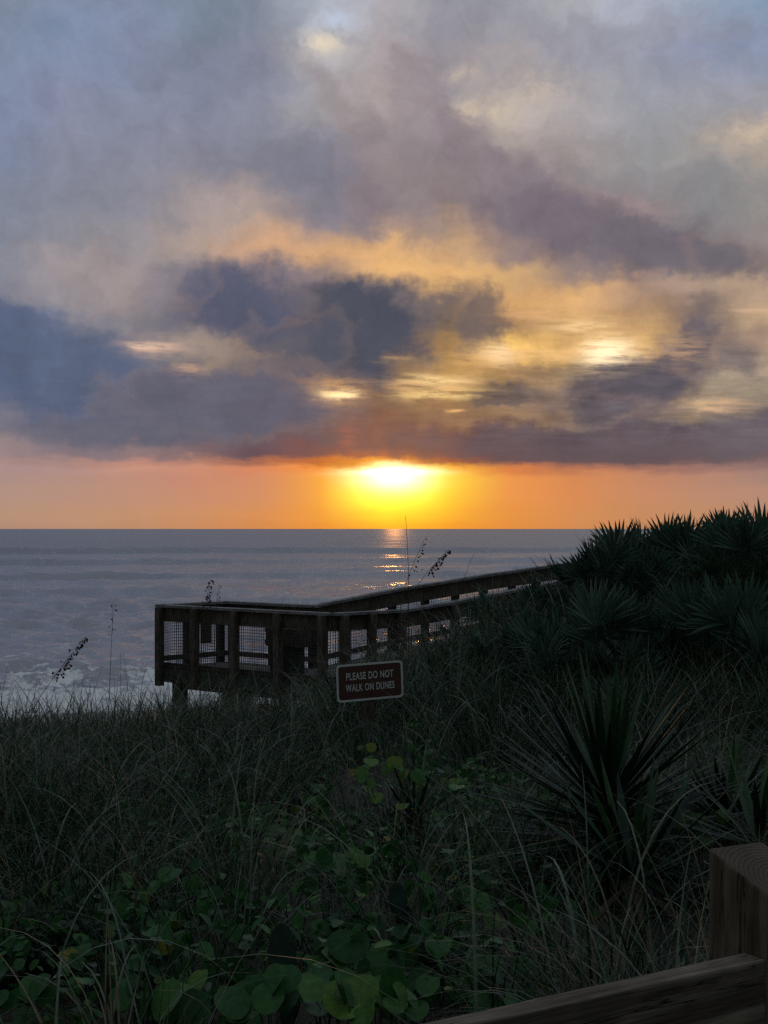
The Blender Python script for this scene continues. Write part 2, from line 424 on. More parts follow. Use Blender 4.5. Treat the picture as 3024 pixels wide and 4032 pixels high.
# clear-sky component behind the cloud, the sky overhead and the sky behind the viewer
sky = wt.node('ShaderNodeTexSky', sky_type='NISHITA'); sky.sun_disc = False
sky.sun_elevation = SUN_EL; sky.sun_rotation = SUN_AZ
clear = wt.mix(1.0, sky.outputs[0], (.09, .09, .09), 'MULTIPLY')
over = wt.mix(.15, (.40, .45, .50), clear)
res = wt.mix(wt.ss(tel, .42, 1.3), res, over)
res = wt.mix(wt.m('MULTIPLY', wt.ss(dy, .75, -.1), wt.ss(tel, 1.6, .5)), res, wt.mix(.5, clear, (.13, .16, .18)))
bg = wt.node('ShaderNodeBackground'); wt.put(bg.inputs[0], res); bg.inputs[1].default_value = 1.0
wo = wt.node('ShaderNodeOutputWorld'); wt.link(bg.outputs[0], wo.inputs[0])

sun = bpy.data.lights.new('sun', 'SUN'); sun.energy = 0.045; sun.angle = math.radians(.5); sun.color = (1, .40, .10)
so = bpy.data.objects.new('sun', sun); COL.objects.link(so)
sdir = Vector((math.sin(SUN_AZ) * math.cos(SUN_EL), math.cos(SUN_AZ) * math.cos(SUN_EL), math.sin(SUN_EL)))
so.rotation_euler = (-sdir).to_track_quat('-Z', 'Y').to_euler(); so.location = (0, 40, 30)

# ------------------------------------------------------------------ terrain
def grid_mesh(xs, ys, zf):
    Xg, Yg = np.meshgrid(xs, ys); Z = zf(Xg, Yg)
    v = np.stack([Xg, Yg, Z], -1).reshape(-1, 3); nx = len(xs); ny = len(ys)
    i = np.arange(ny - 1)[:, None] * nx + np.arange(nx - 1)[None, :]
    f = np.stack([i, i + 1, i + nx + 1, i + nx], -1).reshape(-1, 4)
    return v, f

xs = np.concatenate([np.linspace(-220, -30, 30)[:-1], np.linspace(-30, 30, 260), np.linspace(30, 220, 30)[1:]])
ys = np.concatenate([np.linspace(-40, 2, 20)[:-1], np.linspace(2, 40, 200)[:-1], np.linspace(40, 230, 120)])
v, f = grid_mesh(xs, ys, ground)
m_g, t, b = material('dune_sand_and_litter')
geo = t.node('ShaderNodeNewGeometry').outputs['Position']
sg = t.node('ShaderNodeSeparateXYZ'); t.link(geo, sg.inputs[0])
n1 = t.noise(geo, 1.2, 6, .6); n2 = t.noise(geo, 14, 5, .6)
sand = t.mix(n2.outputs[0], (.30, .25, .185), (.42, .36, .28))
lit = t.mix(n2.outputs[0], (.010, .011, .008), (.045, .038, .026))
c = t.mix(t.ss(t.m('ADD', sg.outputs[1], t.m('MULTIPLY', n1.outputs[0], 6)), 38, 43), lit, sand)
wet = t.ss(sg.outputs[2], .75, .12)
c = t.mix(wet, c, (.14, .115, .09))
t.put(b.inputs['Base Color'], c); t.put(b.inputs['Roughness'], t.ss(sg.outputs[2], .7, .1, .9, .22))
bp = t.node('ShaderNodeBump'); bp.inputs['Distance'].default_value = .05
t.put(bp.inputs['Strength'], t.ss(sg.outputs[2], .3, .9, .03, .5)); t.link(n2.outputs[0], bp.inputs['Height']); t.link(bp.outputs[0], b.inputs['Normal'])
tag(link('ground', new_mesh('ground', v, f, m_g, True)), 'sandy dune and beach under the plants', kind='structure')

# ------------------------------------------------------------------ sea
ratio = 1.0055
rows = 52 * ratio ** np.arange(int(math.log(80000 / 52) / math.log(ratio)))
ang = np.linspace(-.62, .62, 420)
R_, A_ = np.meshgrid(rows, ang, indexing='ij')
wx = np.tan(A_) * R_; wy = R_.copy()
wz = np.zeros_like(wx); space = R_ * (ratio - 1)
shx = 63 + .6 * (wx + 16)                       # waterline
off = wy - np.minimum(shx, 400)
calm = sstep(-4, 26, off) * .8 + .2
wr = np.random.default_rng(3)
for i in range(76):
    lam = 1.1 * (34 / 1.1) ** (i / 75) * wr.uniform(.93, 1.07)
    th = -math.pi / 2 + .35 + wr.normal(0, .85 if lam < 5 else .5 if lam < 10 else .16)
    amp = lam * (.0105 if lam < 3.5 else .0048 if lam < 10 else .0018)
    kx, ky = 2 * math.pi / lam * math.cos(th), 2 * math.pi / lam * math.sin(th)
    fade = 1 - sstep(lam * .22, lam * .42, space)
    ph = wr.uniform(0, 6.28)
    s_ = np.sin(kx * wx + ky * wy + ph)
    gust = .55 + .9 * vnoise(wx / (lam * 7) + i * 3.1, wy / (lam * 7) + i) if lam > 2 else 1
    wz += amp * fade * calm * gust * (s_ + .25 * s_ * s_)
# a few long swell crests rolling in
for (y0, xa, xb, h, wdt) in ((232, -75, 22, 1.25, 4.5), (150, -30, 40, .6, 3), (330, -90, 60, 1.4, 7), (118, -40, -6, .45, 2.2), (205, 0, 90, 1.0, 4), (178, -60, -14, .8, 3.4), (100, -30, -8, .35, 1.8), (265, -20, 70, .9, 5), (480, -150, 90, 2.0, 9), (132, -45, 5, .45, 2.5)):
    ctr = y0 + .12 * wx + 5 * (vnoise(wx / 14 + y0, wx * 0 + 3) - .5)
    env = sstep(xa - 12, xa + 12, wx) * (1 - sstep(xb - 12, xb + 12, wx))
    d_ = (wy - ctr) / wdt
    wz += h * env * np.where(d_ < 0, np.exp(-(d_ * 1.9) ** 2), np.exp(-d_ ** 2))
for (o_, h) in ((7.5, .45), (14, .5), (23, .3)):
    w_ = o_ + 4 * (vnoise(wx / 7 + o_, wx * 0 + o_) - .5) + 1.5 * (vnoise(wx / 2.2 + o_, wx * 0) - .5)
    d_ = (off - w_) / 1.3
    wz += h * (.35 + .8 * vnoise(wx / 9 + 2 * o_, wx * 0 + 7)) * np.where(d_ < 0, np.exp(-(d_ * 2.2) ** 2), np.exp(-d_ ** 2))
foam = (1 - sstep(2, 18, off)) * .62 + .34 * (1 - sstep(14, 36, off))
for (o_, h) in ((7.5, .45), (14, .5)):
    foam += .35 * np.exp(-((off - o_ + 1) / 1.8) ** 2)
foam = np.maximum(foam, 0)
v = np.stack([wx, wy, wz], -1).reshape(-1, 3)
nr, na = wx.shape
i = np.arange(nr - 1)[:, None] * na + np.arange(na - 1)[None, :]
f = np.stack([i, i + 1, i + na + 1, i + na], -1).reshape(-1, 4)
m_w, t, b = material('sea_water')
pos = t.node('ShaderNodeNewGeometry').outputs['Position']
mp = t.node('ShaderNodeMapping'); mp.inputs['Scale'].default_value = (.8, 1, 1); mp.inputs['Rotation'].default_value = (0, 0, .2); t.link(pos, mp.inputs[0])
fine = t.noise(mp.outputs[0], 2.4, 5, .6); far = t.noise(mp.outputs[0], .35, 5, .65)
cd = t.node('ShaderNodeVectorMath', operation='LENGTH'); t.link(pos, cd.inputs[0])
hgt = t.m('ADD', t.m('MULTIPLY', fine.outputs[0], .26), t.m('MULTIPLY', far.outputs[0], t.ss(cd.outputs['Value'], 80, 500, .22, 1.7)))
bp = t.node('ShaderNodeBump'); bp.inputs['Strength'].default_value = .42; bp.inputs['Distance'].default_value = 1.0
t.link(hgt, bp.inputs['Height'])
fo = attr(t, 'foam')
mpf = t.node('ShaderNodeMapping'); mpf.inputs['Scale'].default_value = (.42, .20, 1); mpf.inputs['Rotation'].default_value = (0, 0, .5); t.link(pos, mpf.inputs[0])
fn = t.noise(mpf.outputs[0], 1.0, 8, .72, .8); fn2 = t.noise(pos, 3.2, 5, .65)
fm = t.m('ADD', t.m('MULTIPLY', fn.outputs[0], .7), t.m('MULTIPLY', fn2.outputs[0], .3))
mask = t.ss(t.m('ADD', t.m('MULTIPLY', t.ss(fm, .36, .62), .62), t.m('MULTIPLY', fo, .46)), .52, .78)
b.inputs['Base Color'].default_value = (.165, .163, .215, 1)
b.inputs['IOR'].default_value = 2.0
t.put(b.inputs['Roughness'], t.ss(cd.outputs['Value'], 70, 700, .12, .38))
t.link(bp.outputs[0], b.inputs['Normal'])
fb = t.node('ShaderNodeBsdfDiffuse'); t.put(fb.inputs[0], t.mix(fn2.outputs[0], (.62, .62, .62), (.92, .92, .92)))
mx = t.node('ShaderNodeMixShader'); t.put(mx.inputs[0], mask); t.link(b.outputs[0], mx.inputs[1]); t.link(fb.outputs[0], mx.inputs[2])
t.link(mx.outputs[0], m_w.node_tree.nodes['Material Output'].inputs[0])
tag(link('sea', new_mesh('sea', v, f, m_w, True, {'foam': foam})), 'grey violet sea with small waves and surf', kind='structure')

# ------------------------------------------------------------------ vegetation: ribbons and leaves in numpy
def ribbons(base, phi, L, w, th0, bend, n, twist, tint, power=1.3):
    N = len(L); s = np.linspace(0, 1, n + 1)
    th = th0[:, None] + bend[:, None] * s[None] ** power
    seg = L[:, None] / n
    r = np.concatenate([np.zeros((N, 1)), np.cumsum(np.sin(th[:, :-1]) * seg, 1)], 1)
    z = np.concatenate([np.zeros((N, 1)), np.cumsum(np.cos(th[:, :-1]) * seg, 1)], 1)
    c, sn = np.cos(phi)[:, None], np.sin(phi)[:, None]
    ctr = np.stack([base[:, 0:1] + r * c, base[:, 1:2] + r * sn, base[:, 2:3] + z], -1)
    a = phi + np.pi / 2 + twist
    sd = np.stack([np.cos(a), np.sin(a), np.zeros(N)], -1)[:, None, :]
    prof = (1 - s ** 2.2) * np.minimum(1, .55 + s * 3) + .04
    hw = (w[:, None] * prof[None] * .5)[..., None]
    v = np.stack([ctr - sd * hw, ctr + sd * hw], 2)            # N, n+1, 2, 3
    idx = np.arange(N)[:, None] * (n + 1) * 2 + np.arange(n)[None] * 2
    f = np.stack([idx, idx + 1, idx + 3, idx + 2], -1).reshape(-1, 4)
    al = np.repeat(np.broadcast_to(s, (N, n + 1))[..., None], 2, 2)
    ti = np.broadcast_to(tint[:, None, None], (N, n + 1, 2))
    return v.reshape(-1, 3), f, al.ravel(), ti.ravel()


class Acc:
    def __init__(s): s.v = []; s.f = []; s.al = []; s.ti = []; s.n = 0

    def add(s, v, f, al, ti):
        s.v.append(v); s.f.append(f + s.n); s.al.append(al); s.ti.append(ti); s.n += len(v)

    def mesh(s, name, mat, smooth=True):
        return new_mesh(name, np.concatenate(s.v), np.concatenate(s.f), mat, smooth, {'tint': np.concatenate(s.ti), 'along': np.concatenate(s.al)})


def scatter(n, y0, y1, k=.30, pad=1.3):
    """uniform over the trapezoid seen between y0 and y1, with a margin to the sides"""
    y = np.sqrt(rng.uniform(y0 ** 2, y1 ** 2, n)); x = rng.uniform(-1, 1, n) * (k * y + pad)
    return x, y


def vine_density(x, y):
    n = fbm(x * .9 + 31, y * .9 + 7, 3)
    centre = np.exp(-((x + .1) / 1.3) ** 2 - ((y - 8.6) / 2.2) ** 2) * .65
    near = (1 - sstep(5.2, 6.8, y)) * (.6 * (1 - sstep(.15, .7, x)) + .10)
    return np.clip(n * .7 - .15 - .22 * sstep(.5, 1.0, x) + centre + near, 0, 1) * (1 - sstep(13, 19, y))


def grass_density(x, y):
    n = fbm(x * 1.1 + 3, y * 1.1 + 50, 3)
    d = sstep(.36, .52, n) * .86 + .14
    d *= 1 - .8 * sstep(.28, .6, vine_density(x, y))
    d *= 1 - .6 * np.exp(-((x - 1.13) / .5) ** 2 - ((y - 7.2) / .8) ** 2)
    d *= 1 - .75 * np.exp(-((x - 1.1) / .75) ** 2 - ((y - 6.6) / 1.0) ** 2)
    return d


def crowded(x, y, vine=False):
    """where other plants already stand close in front: no loose grass or vine there"""
    px = x / np.maximum(y, .1) * F + 1512
    out = np.zeros(len(x), bool)
    for a_, b_, y0, y1, share in ((1020, 1215, 2.4, 5.35, 1.0), (1620, 1780, 2.4, 5.6, .8), (2730, 3100, 3.4, 7.9, .8), (1950, 2780, 5.4, 7.3, .6), (1560, 1710, 6.5, 8.5, .7), (1300, 1610, 9.2, 12.15, .88)):
        out |= (px > a_) & (px < b_) & (y > y0) & (y < y1) & (rng.random(len(x)) < share)
    if vine: out |= (y < 5.05) & (px < 1960)
    else: out |= (y < 4.9) & (px < 1960) & (rng.random(len(x)) < .6)
    return out


acc = Acc()
def grass(ntuft, per, y0, y1, L0, L1, w0, w1, nseg, spread):
    x, y = scatter(ntuft, y0, y1)
    keep = rng.random(ntuft) < grass_density(x, y)
    keep &= ~crowded(x, y)
    keep &= ~((x > -.5) & (x < .62) & (y > 10.7) & (y < 12.15))
    x, y = x[keep], y[keep]
    # keep the boardwalk deck and the fence foot free
    n = len(x)
    hd = rng.random(n)
    tt = rng.beta(1.3, 3.4, n) * .8; ts = rng.uniform(.65, 1.15, n) * (.75 + .5 * fbm(x * .6, y * .6, 2)); lean = rng.uniform(0, 2 * np.pi, n)
    dry = rng.random(n) < .13
    tt[dry] = rng.uniform(.78, .95, dry.sum())
    X_ = np.repeat(x, per); Y_ = np.repeat(y, per); N = len(X_)
    X_ = X_ + rng.normal(0, spread, N); Y_ = Y_ + rng.normal(0, spread, N)
    base = np.stack([X_, Y_, ground(X_, Y_) - .02], -1)
    ox, oy = X_ - np.repeat(x, per), Y_ - np.repeat(y, per)
    phi = np.arctan2(oy + .02 * np.repeat(np.sin(lean), per), ox + .02 * np.repeat(np.cos(lean), per)) + rng.normal(0, .45, N)
    L = rng.uniform(L0, L1, N) * np.repeat(ts, per)
    w = rng.uniform(w0, w1, N)
    th0 = np.abs(rng.normal(.10, .16, N)) + .9 * np.minimum(np.hypot(ox, oy), .3); bend = rng.uniform(.35, 2.3, N)
    tint = np.clip(np.repeat(tt, per) + rng.normal(0, .08, N), 0, 1)
    acc.add(*ribbons(base, phi, L, w, th0, bend, nseg, rng.normal(0, .5, N), tint))

grass(1250, 26, 2.6, 9, .4, .95, .004, .009, 8, .065)
grass(2200, 22, 9, 16, .45, 1.0, .005, .011, 6, .07)
grass(4200, 17, 16, 30, .4, .8, .006, .011, 4, .09)
# pale broad arching leaves that stand out of the mass
x, y = scatter(7600, 3.5, 23); keep = (rng.random(7600) < grass_density(x, y)) & ~crowded(x, y); x, y = x[keep], y[keep]; N = len(x)
acc.add(*ribbons(np.stack([x, y, ground(x, y)], -1), rng.uniform(0, 6.28, N), rng.uniform(.55, 1.15, N), rng.uniform(.008, .015, N),
                 np.abs(rng.normal(.1, .15, N)), rng.uniform(.9, 2.4, N), 9, rng.normal(0, .4, N), np.clip(rng.normal(.70, .14, N), 0, .88)))
# tall loose wisps along the crest of the dune
N = 900; x = rng.uniform(-6.2, .3, N); y = rng.uniform(14.5, 21.5, N)
acc.add(*ribbons(np.stack([x, y, ground(x, y)], -1), rng.uniform(0, 6.28, N), rng.uniform(.7, 1.2, N), rng.uniform(.006, .011, N),
                 np.abs(rng.normal(.08, .16, N)), rng.uniform(.3, 1.9, N), 8, rng.normal(0, .4, N), np.clip(rng.normal(.5, .2, N), 0, 1)))
# short blades at the foot of the sign
N = 260; x = rng.uniform(-.55, .6, N); y = rng.uniform(11.1, 11.9, N)
acc.add(*ribbons(np.stack([x, y, ground(x, y)], -1), rng.uniform(0, 6.28, N), rng.uniform(.34, .56, N), rng.uniform(.006, .011, N),
                 np.abs(rng.normal(.08, .16, N)), rng.uniform(.3, 1.6, N), 7, rng.normal(0, .4, N), np.clip(rng.normal(.5, .2, N), 0, .86)))
# dead, tangled stems low down
x, y = scatter(5000, 3, 20); ok_ = ~crowded(x, y); x, y = x[ok_], y[ok_]; N = len(x)
acc.add(*ribbons(np.stack([x, y, ground(x, y)], -1), rng.uniform(0, 6.28, N), rng.uniform(.25, .7, N), rng.uniform(.002, .004, N),
                 rng.uniform(.3, 1.2, N), rng.uniform(-.6, 1.3, N), 4, rng.normal(0, .6, N), rng.uniform(.76, .97, N)))
tag(link('dune_grass', acc.mesh('dune_grass', M_GRASS)), 'dark arching dune grass covering the slope', kind='stuff')


def leaf_template(n=10, notch=.0, fold=.22):
    """round leaf in the XY plane, stalk at the origin, tip at +Y (length 1)"""
    pts = []
    for i in range(n):
        a = 2 * math.pi * i / n - math.pi / 2
        r = .5
        px, py = r * math.cos(a), .5 + r * math.sin(a) * .95
        if notch:
            tip = math.cos(a - math.pi / 2); 
            if tip > .93: py -= notch
        pts.append((px, py, abs(px) * fold - (py - .5) ** 2 * .18))
    return np.array([(0, .5, -.03)] + pts), np.array([(0, 1 + i, 1 + (i + 1) % n) for i in range(n)])


def leaves(pos, size, tilt, phi, tint, tpl, stretch=None, roll=None):
    T, Fq = tpl; N = len(size); k = len(T)
    sx = np.ones(N) if stretch is None else stretch
    L = T[None] * np.stack([size * sx, size, size], -1)[:, None]
    if roll is not None:
        c, s = np.cos(roll)[:, None], np.sin(roll)[:, None]
        L = np.stack([L[..., 0] * c + L[..., 2] * s, L[..., 1], -L[..., 0] * s + L[..., 2] * c], -1)
    c, s = np.cos(tilt)[:, None], np.sin(tilt)[:, None]        # raise the tip by tilt
    L = np.stack([L[..., 0], L[..., 1] * c - L[..., 2] * s, L[..., 1] * s + L[..., 2] * c], -1)
    c, s = np.cos(phi)[:, None], np.sin(phi)[:, None]
    L = np.stack([L[..., 0] * c - L[..., 1] * s, L[..., 0] * s + L[..., 1] * c, L[..., 2]], -1)
    v = (L + pos[:, None]).reshape(-1, 3)
    f = (Fq[None] + (np.arange(N) * k)[:, None, None]).reshape(-1, 3)
    return v, f, np.zeros(N * k), np.repeat(tint, k)


tpl_lo = leaf_template(9); tpl_hi = leaf_template(26, .045)
acc = Acc()
x, y = scatter(74000, 3.2, 19, .29, 1.0); keep = rng.random(len(x)) < np.clip(vine_density(x, y) * 1.3 - .22, 0, 1); keep &= ~crowded(x, y, True); x, y = x[keep], y[keep]; N = len(x)
h = rng.uniform(.02, .30, N) * (.5 + fbm(x * 1.5, y * 1.5 + 9, 2))
tint = rng.beta(2, 3, N); yl = rng.random(N) < .018; tint[yl] = rng.uniform(.94, 1, yl.sum())
acc.add(*leaves(np.stack([x, y, ground(x, y) + h], -1), rng.uniform(.03, .085, N), rng.normal(.5, .5, N), rng.uniform(0, 6.28, N), tint, tpl_lo, rng.uniform(.7, 1.05, N), rng.normal(0, .4, N)))
tag(link('beach_vine', acc.mesh('beach_vine', M_VINE)), 'low round leaved vine creeping between the grass', kind='stuff')
print('stuff done')

# ------------------------------------------------------------------ palmettos
def fan_mesh(seed, nseg=26, spread=112, Lp=.55, Ls=.48, mat=None, droop=0.0):
    r = random.Random(seed); V = []; Fc = []; AL = []; TI = []
    mb = MB()
    mb.tube([(0, 0, 0), (0, .01, Lp * .5), (0, 0, Lp)], .009, .006, 5, .4)
    V = [tuple(p) for p in mb.v]; Fc = list(mb.f); AL = [0.0] * len(V); TI = [.35] * len(V)
    for i in range(nseg):
        a = math.radians(-spread + 2 * spread * i / (nseg - 1) + r.uniform(-2, 2))
        L = Ls * (.72 + .28 * math.cos(a * .8)) * r.uniform(.88, 1.06)
        d = Vector((math.sin(a), 0, math.cos(a))); sd = Vector((math.cos(a), 0, -math.sin(a)))
        bow = r.uniform(-.05, .10); ti = min(1, max(0, r.gauss(.5, .18)))
        k0 = len(V)
        for j, s in enumerate((0.0, .22, .45, .7, .88, 1.0)):
            wd = (.004, .019, .024, .018, .009, .0008)[j]
            c = Vector((0, 0, Lp)) + d * (L * s) + Vector((0, 1, 0)) * (bow * s * s + (.10 + droop) * (1 - abs(math.cos(a))) * s) + Vector((0, 1, -.6)) * (droop * s * s * (.5 + r.random() * .2))
            fold = wd * .75
            for q in (-1, 0, 1):
                V.append(tuple(c + sd * (q * wd) + Vector((0, 1, 0)) * (fold * abs(q)))); AL.append(s); TI.append(ti)
        for j in range(5):
            for q in (0, 1):
                b_ = k0 + j * 3 + q
                Fc.append((b_, b_ + 1, b_ + 4, b_ + 3))
    return new_mesh('frond', np.array(V), Fc, mat or M_PALM, False, {'tint': TI, 'along': AL})


FANS_DEAD = [fan_mesh(21, 16, 80, .5, .38, M_DEAD, .3), fan_mesh(22, 20, 100, .45, .4, M_DEAD, .2)]
FANS = [fan_mesh(s, n, sp_, lp, ls) for s, n, sp_, lp, ls in ((1, 26, 112, .55, .48), (2, 22, 95, .62, .5), (3, 28, 125, .48, .44), (4, 20, 70, .6, .52), (5, 24, 105, .5, .46))]
PG = 'saw palmettos on the right hand dune'
PALMS = [  # px, depth, size, frond count, upright bias, label
 (2370, 18.8, .82, 13, .7, 'saw palmetto leaning over the end of the walkway handrail'),
 (2420, 19.2, 1.12, 14, .5, 'saw palmetto at the seaward end of the skyline clump beside the walkway'),
 (2510, 19.6, 1.2, 15, .4, 'skyline saw palmetto between the walkway end and the rounded dark hump'),
 (2590, 19.0, 1.06, 14, .45, 'rounded saw palmetto just under the low dip in the skyline'),
 (2730, 19.3, 1.06, 15, .3, 'skyline saw palmetto with two long upright spear fans on its left'),
 (2835, 19.0, 1.08, 15, .28, 'tallest saw palmetto of the skyline with upright spears over the sea'),
 (2950, 19.6, .92, 14, .5, 'skyline saw palmetto beside the tallest one, towards the frame edge'),
 (3050, 19.0, .94, 14, .5, 'saw palmetto cut by the frame edge on the skyline'),
 (2150, 17.2, .6, 12, .8, 'low saw palmetto under the walkway rail'),
 (2350, 16.6, .85, 14, .7, 'dark saw palmetto below the skyline clump, next to the rail end'),
 (2480, 16.2, .95, 14, .7, 'dark saw palmetto in the hollow under the skyline hump'),
 (2680, 16.4, .95, 14, .6, 'dark saw palmetto in the hollow below the tallest skyline spears'),
 (2860, 15.8, .95, 14, .6, 'saw palmetto with a pale edged crown below the skyline at the far right'),
 (3020, 15.6, 1.0, 14, .6, 'saw palmetto cut by the frame edge below the skyline'),
 (1930, 18.0, .8, 12, .7, 'small saw palmetto alone in the grass under the middle of the walkway'),
 (2060, 15.0, .75, 12, .8, 'low saw palmetto at the front left of the palmetto slope'),
 (2230, 14.4, .85, 13, .7, 'grey green saw palmetto in the front row over the grass, towards the sign'),
 (2440, 13.8, .95, 14, .55, 'open fan saw palmetto in the middle of the front row'),
 (2640, 14.0, .85, 13, .7, 'saw palmetto in the front row between the two widest open fans'),
 (2830, 13.6, 1.0, 14, .55, 'wide open grey green saw palmetto in the front row at the right'),
 (2990, 13.2, .85, 13, .7, 'saw palmetto at the right end of the front row, cut by the frame edge'),
 (2560, 12.6, .62, 10, .9, 'small saw palmetto at the foot of the front row above the big yucca'),
]
for i, (px, d, sz, nf, up, lab) in enumerate(PALMS):
    sz *= .82 if d > 18.3 else .9
    x = (px - 1512) / F * d
    root = thing('saw_palmetto', lab, 'palmetto', (x, d, float(ground(x, d)) - .03), PG, rz=random.uniform(0, 6.28))
    st_ = MB(); st_.tube([(0, 0, -.05), (.01, 0, .06), (0, 0, .16 * sz)], .05 * sz, .035 * sz, 8)
    st_.build('stem', M_DEAD, root, local=True)
    for k in range(nf + 4):
        dead = k >= nf + 1 and random.random() < .7
        o = link('frond', random.choice(FANS_DEAD if dead else FANS), root)
        if dead: o['label'] = 'dry brown frond'
        lean = random.uniform(1.0, 1.75) if dead else min(1.35, abs(random.gauss(.15 + up * .6, .42))) if k > 3 else random.uniform(0, .35)
        o.rotation_euler = (Matrix.Rotation(2.4 * k + random.uniform(-.6, .6), 3, 'Z') @ Matrix.Rotation(lean, 3, 'X') @ Matrix.Rotation(random.uniform(-.9, .9), 3, 'Z')).to_euler()
        s_ = sz * (random.uniform(.62, 1.12) if k != 1 else 1.15) * (.8 if dead else 1); o.scale = (s_, s_, s_)
        q_ = random.uniform(0, 6.28); r_ = sz * .30 * math.sqrt(random.random())
        o.location = (r_ * math.cos(q_), r_ * math.sin(q_), random.uniform(-.02, .10) * sz)

# ------------------------------------------------------------------ yuccas
def yucca(name, lab, px, py, d, n, L, W, trunk_h, seed, upright=1.0, maxpolar=1.9, bright=.0, group='yuccas in the grass'):
    r = random.Random(seed)
    base = P(px, py, d); gz = float(ground(base.x, base.y)) - .03
    root = thing(name, lab, 'yucca', (base.x, base.y, gz), group)
    hz = base.z - gz
    tr = MB(); tr.tube([(0, 0, -.05), (.01, 0, hz * .5), (0, 0, hz + .03)], .055, .05, 9); tr.build('trunk', M_DEAD, root, local=True)
    for part, cnt, mat, dead in (('leaves', n, M_YUCCA, False), ('dead_leaves', int(n * .22), M_DEAD, True)):
        V = []; Fc = []; TI = []; AL = []
        for i in range(cnt):
            q = (i + .5) / cnt
            pol = (.08 + (maxpolar - .08) * q ** .62) * r.uniform(.9, 1.1) if not dead else r.uniform(1.9, 2.6)
            azm = i * 2.39996 + r.uniform(-.2, .2)
            l = L * r.uniform(.82, 1.08) * (1 if not dead else .7)
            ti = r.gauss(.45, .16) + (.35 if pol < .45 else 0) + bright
            d0 = Vector((math.sin(pol) * math.cos(azm), math.sin(pol) * math.sin(azm), math.cos(pol)))
            sd = Vector((-math.sin(azm), math.cos(azm), 0)); nrm = d0.cross(sd) * -1
            droop = r.uniform(-.02, .05) + (.08 if dead else 0)
            p0 = Vector((0, 0, hz * (1 - .55 * q * (trunk_h > 0)))) + d0 * .02
            tw = r.uniform(-.35, .35); sd2 = (sd * math.cos(tw) + nrm * math.sin(tw)); nr2 = d0.cross(sd2)
            k0 = len(V)
            for j, s in enumerate((0, .12, .35, .6, .8, .93, 1)):
                wd = W * (.75, .62, .95, .9, .6, .28, .02)[j] * .5
                c = p0 + d0 * (l * s) + Vector((0, 0, -1)) * (droop * s * s)
                for qq in (-1, 0, 1):
                    V.append(tuple(c + sd2 * (qq * wd) + nr2 * (-.38 * wd * abs(qq)))); TI.append(min(1, max(0, ti))); AL.append(s)
            for j in range(6):
                for qq in (0, 1):
                    b_ = k0 + j * 3 + qq; Fc.append((b_, b_ + 1, b_ + 4, b_ + 3))
        link(part, new_mesh(part, np.array(V), Fc, mat, False, {'tint': TI, 'along': AL}), root)

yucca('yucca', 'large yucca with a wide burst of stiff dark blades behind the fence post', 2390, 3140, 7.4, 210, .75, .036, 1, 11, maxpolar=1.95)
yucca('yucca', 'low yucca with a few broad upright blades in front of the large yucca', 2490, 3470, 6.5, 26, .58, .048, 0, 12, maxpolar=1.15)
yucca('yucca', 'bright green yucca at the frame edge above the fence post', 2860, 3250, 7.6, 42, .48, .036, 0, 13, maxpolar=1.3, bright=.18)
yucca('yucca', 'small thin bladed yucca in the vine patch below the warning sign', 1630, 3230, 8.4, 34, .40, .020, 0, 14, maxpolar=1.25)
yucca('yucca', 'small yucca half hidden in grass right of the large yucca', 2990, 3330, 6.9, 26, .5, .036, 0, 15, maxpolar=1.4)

# ------------------------------------------------------------------ sea oats and bare stalks
def bez(a, b, c, n=14):
    return [a * (1 - t) ** 2 + b * 2 * t * (1 - t) + c * t * t for t in [i / n for i in range(n + 1)]]


def oat(lab, pts, d, head=0.0, dens=30, size=.022, r0=.0035, droop=(0, 0), name='sea_oat', cat='sea oat', tipr=.0012):
    r = random.Random(lab)
    a, b, c = [P(x, y, d) for x, y in pts]
    g = float(ground(a.x, a.y)) - .03
    foot = Vector((a.x - (b.x - a.x) * .35, a.y, min(g, a.z)))
    path = bez(foot, a, (a + b) / 2, 8)[:-1] + bez((a + b) / 2, b, c, 22)
    root = thing(name, lab, cat, foot, 'sea oats and bare stalks over the grass')
    s = MB(); s.tube(path, r0, tipr, 5, .5); s.build('stem', M_STEM, root)
    if head > 0:
        V = MB(); cum = [0]
        for i in range(1, len(path)): cum.append(cum[-1] + (path[i] - path[i - 1]).length)
        tot = cum[-1]
        for k in range(dens):
            q = tot - head * (1 - (k + r.random()) / dens) * 1.0
            i = max(j for j in range(len(cum)) if cum[j] <= q); i = min(i, len(path) - 2)
            p = path[i].lerp(path[i + 1], (q - cum[i]) / max(1e-6, cum[i + 1] - cum[i]))
            side = Vector((r.uniform(-.4, 1) + droop[0], r.uniform(-.5, .5), r.uniform(-1.1, .15) + droop[1])).normalized()
            tp = (tot - q) / head
            size_ = size * 1.35
            ln = size_ * r.uniform(.5, 2.0) * (.5 + .9 * tp)
            e = p + side * ln
            V.tube([p, (p + e) / 2, e], .0009, .0007, 3, .3)
            l2 = size_ * r.uniform(.8, 1.3); w2 = l2 * .42
            dv = (side + Vector((0, 0, -.5))).normalized(); sv = dv.cross(Vector((r.uniform(-1, 1), 1, r.uniform(-1, 1)))).normalized(); nv = dv.cross(sv) * (w2 * .35)
            V.add([e, e + dv * l2 * .45 + sv * w2 + nv * .0, e + dv * l2, e + dv * l2 * .45 - sv * w2, e + dv * l2 * .4 + nv, e + dv * l2 * .4 - nv],
                  [(0, 1, 4), (1, 2, 4), (2, 3, 4), (3, 0, 4), (1, 0, 5), (2, 1, 5), (3, 2, 5), (0, 3, 5)], r.random())
        V.build('seed_head', M_SEED, root)

